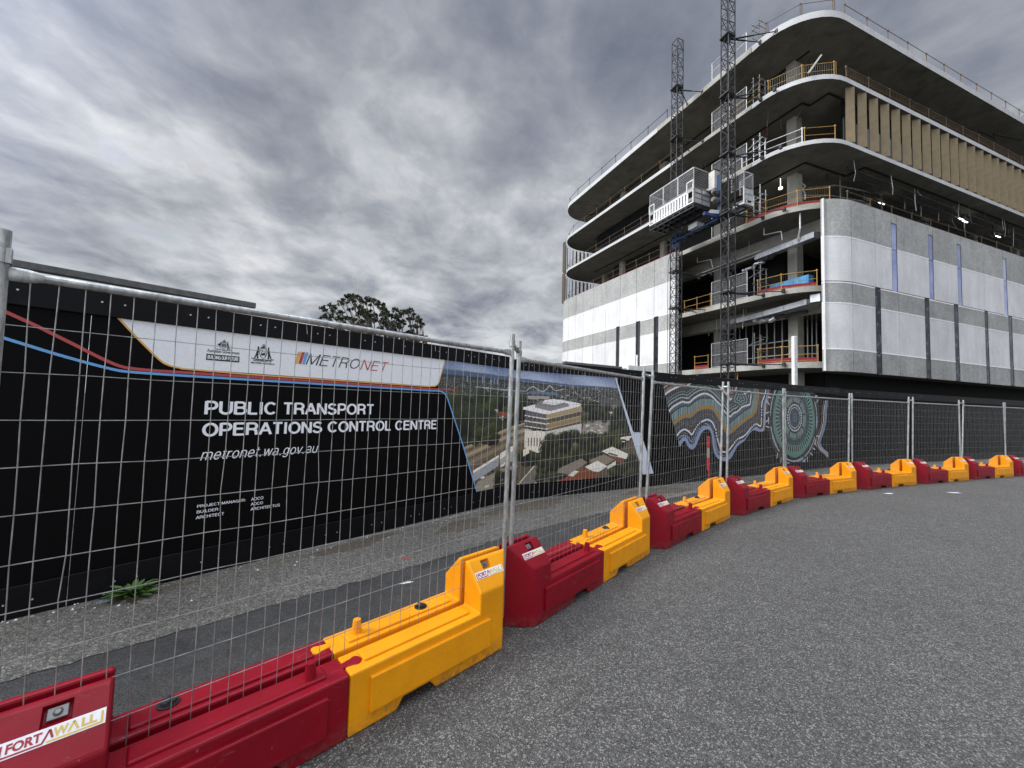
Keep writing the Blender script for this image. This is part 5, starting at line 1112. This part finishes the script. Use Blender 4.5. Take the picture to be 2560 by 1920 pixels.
for i in range(7): t_ = 16.2 + i * .5; pipe([(30 + i, t_, 18.55 - .08 * (i % 3)), (60, t_ + .2, 18.5 - .08 * (i % 3))], rc.choice((.03, .06, .09)), rc.choice(('mid_steel', 'dark_steel')), 'service_pipe')
for k_, z_t in (('A', 9.32), ('B', 14.68), ('D', 23.15)):
    for i in range(8):
        s_, t_ = rc.uniform(25.6, 28.5), rc.uniform(17.5, 25); L_ = rc.uniform(.4, 1.6)
        pipe([(s_, t_, z_t), (s_ + rc.gauss(0, .15), t_ + rc.gauss(0, .15), z_t - L_)], .018, rc.choice(('mid_steel', 'light_metal', 'red_mesh')), 'hanging_conduit')
for z_ in (4.87, 9.69, 15.05):
    for i in range(7):
        s_, t_ = rc.uniform(26.5, 29), rc.uniform(19.5, 25); w_, d_, h_ = rc.uniform(.3, .9), rc.uniform(.3, 1.0), rc.uniform(.2, .9); mb = MB(BF); mb.box((s_, t_, z_), (s_ + w_, t_ + d_, z_ + h_)); mb.build('stacked_material', rc.choice(('mid_steel', 'dark_steel', 'timber', 'interior_dark', 'light_metal')), bl, bevel=.02, seg=1)
pipe([(31.2, 17.2, 20.6), (29.6, 18.0, 20.1)], .03); pipe([(30.0, 17.0, 22.4), (33, 17.2, 22.7)], .03, 'mid_steel')
pipe([(28.2, 18.8, 17.5), (30.5, 17.6, 17.4), (34.0, 17.4, 17.6)], .05, 'mid_steel'); pipe([(29.4, 18.9, 18.3), (31.0, 17.5, 18.2), (36.0, 17.2, 18.5)], .07, 'mid_steel')
flex((28.5, 18.0, 18.2), (28.6, 18.0, 16.9), .05, 'light_metal')
pipe([(54.5, 15.9, 27.0), (50.5, 16.2, 26.6)], .07, 'dark_void'); pipe([(52.0, 16.6, 26.9), (49.0, 16.6, 26.8)], .05, 'dark_void')
for (s, t, z) in ((36.6, 17.66, 18.2), (45.4, 16.6, 18.2), (46.3, 16.7, 18.2), (52.8, 17.0, 18.2), (60.9, 17.2, 4.1), (64.5, 17.2, 4.1)):
    mb = MB(BF); mb.box((s, t, z), (s + .75, t + .07, z + .05)); mb.build('strip_light', 'lamp_glow', bl)
mb = MB(BF); mb.tube((27.75, 19.2, 18.1), (27.75, 19.2, 18.2), .13, 14); mb.tube((27.75, 19.2, 18.22), (27.75, 19.2, 18.89), .015, 5); mb.build('work_light', 'lamp_glow', bl)
mb = MB(BF); mb.box((26.4, 16.5, 9.72), (26.9, 19.1, 10.65)); tk = mb.build('wrapped_crate', 'blue_tarp', None, bevel=.03); tag(tk, 'blue wrapped crate behind the yellow rail on the middle open floor of the building', 'crate')
for s, t, z0 in ((28.8, 27.36, 1), (29.7, 26.4, 1), (27.0, 24.9, 1), (27.6, 21.8, 1)): pipe([(s - 2.5, t - 1.2, 0), (s - 2.5, t - 1.2, 4.46)], .04, 'rail_yellow', 'prop')
mb = MB(BF); mb.beam((25.55, 15.85, 23.5), (26.35, 15.55, 24.75), .09); o = mb.build('loose_board', 'cream_paint', None); tag(o, 'pale board leaning on the yellow rail at the rounded corner of the upper floor', 'board')
mb = MB(BF); rn = random.Random(2)
for i in range(26): s = rn.uniform(52, 64); mb.tube((s, 15.25, 27.85 + rn.uniform(0, .3)), (s + rn.uniform(.5, 1.6), 15.2, 28.1 + rn.uniform(0, .5)), .03, 4)
o = mb.build('steel_offcuts', 'dark_steel', None); tag(o, 'dark steel bars stacked against the roof rail above the gold fins', 'steel bars'); o['kind'] = 'stuff'

# ------------------------------------------------------------------ twin mast hoist
hp = BX * 22.3 + BY * 19.0
hs = thing('material_hoist', 'grey twin mast construction hoist with a caged platform on the left side of the unfinished building', 'hoist', (hp.x, hp.y, 0), BA)
hs['label'] = 'grey twin mast construction hoist with a caged platform beside the unfinished building'
def mast(s, t, H, w=.30, name='mast'):
    mb = MB(BF); c = [(s - w, t - w), (s + w, t - w), (s + w, t + w), (s - w, t + w)]
    for q in c: mb.tube((*q, 0), (*q, H), .042, 6)
    z = 0; i = 0
    while z < H - .7:
        for a in range(4):
            p, q = c[a], c[(a + 1) % 4]
            mb.tube((*p, z), (*q, z), .024, 4)
            if i % 2 == 0: mb.tube((*p, z), (*q, z + .75), .022, 4)
            else: mb.tube((*q, z), (*p, z + .75), .022, 4)
        z += .75; i += 1
    for a in range(4): mb.tube((*c[a], H), (*c[(a + 1) % 4], H), .028, 4)
    return mb.build(name, 'dark_steel', hs)
mast(22.3, 19.0, 36.0); mast(22.3, 23.72, 31.6)
mb = MB(BF)
for (m, tgt, z) in [((22.6, 18.98), [(24.87, 17.38), (24.61, 18.36)], 27.55), ((22.6, 18.98), [(24.6, 17.37), (24.5, 18.3)], 23.3), ((22.6, 18.98), [(24.62, 17.0), (24.5, 18.2)], 19.05), ((22.6, 18.98), [(24.9, 17.0), (24.7, 18.3)], 14.9), ((22.6, 18.98), [(24.9, 17.1), (24.7, 18.3)], 9.5), ((22.6, 18.98), [(24.9, 17.1), (24.7, 18.3)], 4.7),
                    ((22.6, 23.7), [(24.35, 23.1), (24.25, 24.6)], 27.55), ((22.6, 23.7), [(24.35, 23.0), (24.3, 24.4)], 23.3), ((22.6, 23.7), [(24.9, 22.7), (24.8, 23.8)], 9.5), ((22.6, 23.7), [(24.9, 22.7), (24.8, 23.8)], 12.4)]:
    for q in tgt:
        a = Vector((*m, z + .05)); b2 = Vector((*q, z)); mb.tube(a, b2, .035, 6); mb.tube(a, a.lerp(b2, .5), .055, 6)
        mb.box((q[0] - .08, q[1] - .08, z - .12), (q[0] + .08, q[1] + .08, z + .12))
    mb.box((m[0] - .75, m[1] - .34, z), (m[0], m[1] + .34, z + .10))
mb.build('wall_tie', 'dark_steel', hs)['kind'] = 'stuff'
HX = Vector((LD.y, -LD.x)); 
def HF(o_s, o_t, z): q = BX * o_s + BY * o_t; X = BX * LD.x + BY * LD.y; return (q + BZ * z, X, BX * -HX.x + BY * -HX.y, BZ)   # x away along facade, y outward
h0 = HF(22.0, 20.25, 16.05)        # near inner corner of the main deck
def cage(mb, P, z0, z1, step=.45, slats=True):
    for a, b2 in zip(P, P[1:]):
        a, b2 = Vector(a), Vector(b2); n = max(1, round((b2 - a).length / 1.35))
        for i in range(n + 1): q = a.lerp(b2, i / n); mb.box((q.x - .03, q.y - .03, z0), (q.x + .03, q.y + .03, z1))
        for z in (z0, (z0 + z1) / 2 if not slats else z0, z1): mb.beam((a.x, a.y, z), (b2.x, b2.y, z), .06)
        if slats:
            z = z0 + .1
            while z < z1: mb.beam((a.x, a.y, z), (b2.x, b2.y, z - .0), .016); z += .125
mb = MB(h0); W_, L_ = 1.55, 4.15
mb.box((0, 0, -.16), (L_, W_, -.06))
for i in range(8): x = .02 + i * (L_ - .1) / 7; mb.box((x, -.02, -.30), (x + .07, W_ + .02, -.16))
for y in (0, .5, 1.02, W_ - .07): mb.box((-.03, y, -.38), (L_ + .03, y + .08, -.30))
mb.build('deck', 'dark_steel', hs)
mb = MB(h0); cage(mb, [(0, 0), (0, W_), (L_, W_), (L_, 0)], 1.05, 2.45); mb.build('cage', 'light_metal', hs)
mb = MB(h0)
for i in range(13): x = .45 + i * .26; mb.box((x, W_ + .0, .06), (x + .17, W_ + .045, .82))
mb.box((0, W_ + .01, .80), (L_, W_ + .06, .96)); mb.box((0, W_ + .01, -.05), (L_, W_ + .06, .04)); mb.box((.0, W_ + .01, .04), (.06, W_ + .07, 1.3)); mb.box((L_ - .06, W_ + .01, .04), (L_, W_ + .07, 1.3))
cage(mb, [(.0, W_ + .05), (.55, W_ + .05)], .9, 1.55); cage(mb, [(L_ - .5, W_ + .05), (L_, W_ + .05)], .9, 1.55)
mb.build('ramp_gate', 'white_paint', hs)
mb = MB(h0); mb.box((-.02, .02, .28), (0, W_ - .02, 1.03)); mb.box((-.04, 0, -.04), (0, W_, .28)); mb.build('end_panel', 'light_metal', hs)
mb = MB(h0)
for y in (0, W_ * .5, W_ - .05): mb.box((-.06, y, -.04), (-.02, y + .06, 1.08))
for z in (.28, .66, 1.03): mb.box((-.06, 0, z), (-.02, W_, z + .05))
mb.build('end_frame', 'mid_steel', hs)
mb = MB(BF); mb.box((21.75, 19.62, 17.05), (22.25, 20.12, 18.35)); mb.build('control_cabinet', 'cream_paint', hs, bevel=.02)
mb = MB(BF); mb.box((21.72, 19.59, 18.36), (22.28, 20.15, 18.40)); mb.box((21.72, 19.59, 17.0), (22.28, 20.15, 17.04)); mb.build('cabinet_edge', 'dark_steel', hs)
for z in (16.75, 16.15):
    mb = MB(BF); mb.tube((21.55, 19.55, z), (22.05, 19.55, z), .17, 14); mb.tube((22.05, 19.55, z), (22.3, 19.55, z), .12, 10); mb.tube((21.5, 19.55, z), (21.56, 19.55, z), .13, 12); mb.box((21.7, 19.4, z - .20), (22.0, 19.7, z - .15)); mb.build('motor', 'mid_steel', hs)
mb = MB(BF); mb.box((22.02, 19.34, 14.9), (22.10, 19.62, 18.0)); mb.box((20.7, 19.42, 14.85), (22.1, 19.60, 15.05)); mb.tube((22.1, 19.45, 14.9), (22.1, 24.0, 14.9), .09, 6); mb.box((22.2, 23.3, 14.4), (22.3, 24.1, 15.6)); mb.build('drive_frame', 'blue_paint', hs)
mb = MB(BF); mb.prism([(21.3, 19.5), (21.9, 19.35), (21.9, 19.75), (21.4, 19.8)], 15.1, 15.35); mb.box((21.6, 21.0, 14.9), (22.3, 21.8, 15.25)); mb.build('junction_box', 'light_metal', hs)
mb = MB(BF)
for s in (22.15, 22.75, 23.3): mb.beam((s, 18.4, 15.30), (s, 24.4, 15.30), .09)
for i in range(9): t = 18.5 + i * .72; mb.beam((22.1, t, 15.42), (23.6, t, 15.42), .07)
mb.box((22.7, 20.2, 15.47), (23.6, 24.4, 15.50)); mb.build('under_frame', 'dark_steel', hs)
mb = MB(BF); mb.box((22.75, 18.20, 15.45), (23.55, 19.0, 15.6)); mb.box((22.75, 18.18, 15.75), (23.5, 18.20, 16.55)); mb.build('side_panel', 'light_metal', hs)
mb = MB((BX * 0, BX, BY, BZ)); cage(mb, [(22.75, 19.1), (22.75, 18.15), (23.55, 18.15), (23.55, 19.1)], 16.6, 17.6); mb.box((22.72, 18.13, 15.4), (22.80, 18.21, 16.6)); mb.box((23.5, 18.13, 15.4), (23.58, 18.21, 16.6)); mb.box((22.75, 18.14, 16.15), (23.5, 18.19, 16.2)); mb.build('side_cage', 'light_metal', hs)
mb = MB(BF); q = left_s(25.9, .62); mb.path([(q, 25.9, 4.3), (q + .02, 25.95, 9.0), (q - .03, 25.88, 14.0), (q + .2, 25.3, 17.0)], .02, 5); mb.build('power_cable', 'rubber', hs)

# ------------------------------------------------------------------ white post behind the hoarding, far tower, trees
o = MB(BF); o.box((15.90, 10.5, 0), (16.08, 10.62, 4.72)); o = o.build('steel_post', 'white_paint', None, bevel=.01); tag(o, 'square white steel post rising behind the hoarding in front of the open ground floor', 'post')
tw = MB(); x, y = -10.0 * 1.05, 96.0; tw.prism([(x + .5 * math.cos(i * .785), y + .5 * math.sin(i * .785)) for i in range(8)], 0, 14.2); tw.prism([(x + .62 * math.cos(i * .785), y + .62 * math.sin(i * .785)) for i in range(8)], 13.2, 13.9)
o = tw.build('chimney', 'interior_dark', None); tag(o, 'tiny distant chimney top showing above the hoarding near the nearest fence pole pair', 'chimney')
def pix(u, v, Y):
    d = F + Rx * ((u - 1280) / 962) + Up * ((960 - v) / 962); k = Y / d.y; return Vector((d.x * k, Y, CAM_H + d.z * k))
def gum(name, label, Y, clumps, trunk, seed):
    rn = random.Random(seed); pts = []
    for u, v, r in clumps: p = pix(u, v, Y + rn.uniform(-2.2, 2.2)); pts.append((p, r * Y / 962 * 1.02))
    base = pix(trunk, 1000, Y); base.z = 0
    root = thing(name, label, 'tree', tuple(base)); mb = MB()
    for p, r in pts:
        nf = int(270 * (r / .95) ** 2) + 50
        subs = [(Vector((rn.gauss(0, .5), rn.gauss(0, .5), rn.gauss(0, .32))) * r, r * rn.uniform(.28, .5)) for _ in range(7)]
        for _ in range(nf):
            c, rs = rn.choice(subs); d = Vector((rn.gauss(0, 1), rn.gauss(0, 1), rn.gauss(0, .7))); q = p + c + d * rs * .5
            a = Vector((rn.gauss(0, 1), rn.gauss(0, 1), rn.gauss(0, 1) - .6)).normalized(); b2 = a.cross(Vector((rn.random(), rn.random(), 1))).normalized(); L = rn.uniform(.11, .26); w = L * .42
            mb.add([q - a * L, q + b2 * w, q + a * L, q - b2 * w], [(0, 1, 2, 3)])
    mb.build('crown', 'gum_leaf', root)
    mb = MB(); fork = base + Vector((0, 0, 4.2)); mb.tube(base, fork, .45, 10, .34)
    mains = []
    for i in range(7):
        q = fork + Vector((rn.uniform(-3.4, 3.4) if len(clumps) > 30 else rn.uniform(-1.5, 1.5), rn.uniform(-1.5, 1.5), rn.uniform(2.2, 4.2))); mains.append(q); m = fork.lerp(q, .5) + Vector((rn.gauss(0, .3), rn.gauss(0, .3), -.2)); mb.tube(fork, m, .24, 7, .18); mb.tube(m, q, .18, 7, .13)
    for p, r in pts:
        q = min(mains, key=lambda c: (c - p).length + (3 if c.z > p.z else 0)); m = q.lerp(p, .55) + Vector((rn.gauss(0, .25), rn.gauss(0, .25), -.35)); mb.tube(q, m, .085, 5, .06); mb.tube(m, p, .06, 5, .02)
        for _ in range(3): e = p + Vector((rn.gauss(0, .5), rn.gauss(0, .5), rn.gauss(0, .3))) * r; mb.tube(p.lerp(m, .3), e, .03, 4, .01)
    mb.build('trunk', 'bark', root)
Q = lambda L: [(790 + a / 7.373, 720 + b2 / 7.373, c / 7.373) for a, b2, c in L]
gum('gum_tree', 'large dark gum tree with an open domed crown rising behind the hoarding', 45, Q([(150, 395, 60), (110, 370, 34), (270, 325, 62), (340, 355, 50), (300, 415, 34), (220, 540, 75), (150, 530, 50), (290, 520, 55), (95, 600, 60), (55, 650, 40), (170, 650, 50), (300, 690, 60), (350, 720, 50), (440, 735, 55), (455, 475, 65), (430, 440, 40), (400, 560, 50), (470, 570, 45), (460, 290, 50), (530, 245, 62), (500, 220, 36), (560, 160, 55), (640, 180, 70), (600, 130, 36), (700, 150, 62), (770, 160, 56), (690, 250, 60), (820, 190, 50), (850, 240, 44), (930, 200, 56), (1000, 230, 50), (930, 270, 45), (1060, 220, 46), (1130, 235, 56), (1120, 290, 40), (740, 320, 48), (820, 350, 48), (700, 380, 36), (1000, 320, 34), (1170, 330, 50), (1240, 310, 48), (1270, 370, 38), (1220, 370, 34), (600, 400, 34), (850, 430, 90), (930, 480, 90), (780, 480, 60), (1000, 520, 90), (620, 560, 70), (690, 620, 90), (560, 560, 45), (840, 620, 95), (960, 600, 90), (1080, 590, 80), (1190, 620, 85), (1280, 630, 60), (760, 700, 80), (660, 730, 60), (900, 740, 80), (1040, 760, 85), (1150, 800, 80), (1100, 500, 45), (1280, 450, 62), (1220, 500, 55), (1320, 500, 50), (980, 420, 50), (1260, 560, 45), (530, 640, 34), (1000, 830, 90), (850, 800, 80), (1200, 740, 45), (700, 800, 60)]), 925, 5)
gum('gum_tree', 'smaller dark gum tree behind the hoarding, right of the large domed one', 47, Q([(1440, 390, 48), (1480, 400, 36), (1560, 470, 56), (1530, 500, 60), (1420, 510, 56), (1480, 540, 50), (1640, 430, 54), (1700, 400, 60), (1740, 430, 44), (1680, 460, 40), (1730, 550, 56), (1700, 560, 44), (1810, 500, 48), (1860, 540, 44), (1880, 590, 52), (1930, 640, 50), (1960, 660, 30), (1600, 620, 52), (1560, 640, 45), (1430, 640, 56), (1350, 690, 45), (1480, 690, 50), (1540, 720, 50), (1640, 660, 28), (1790, 700, 48), (1860, 720, 50), (1930, 720, 34), (1730, 800, 60), (1800, 830, 55), (1650, 850, 60), (1560, 850, 70), (1420, 790, 60), (1330, 830, 60), (1480, 880, 70), (1700, 920, 60), (1780, 930, 50), (1850, 900, 50), (1930, 900, 48), (1990, 900, 48), (2040, 940, 44), (2020, 985, 40), (1900, 960, 50), (1600, 940, 60), (1390, 900, 60), (1510, 590, 30)]), 1010, 8)
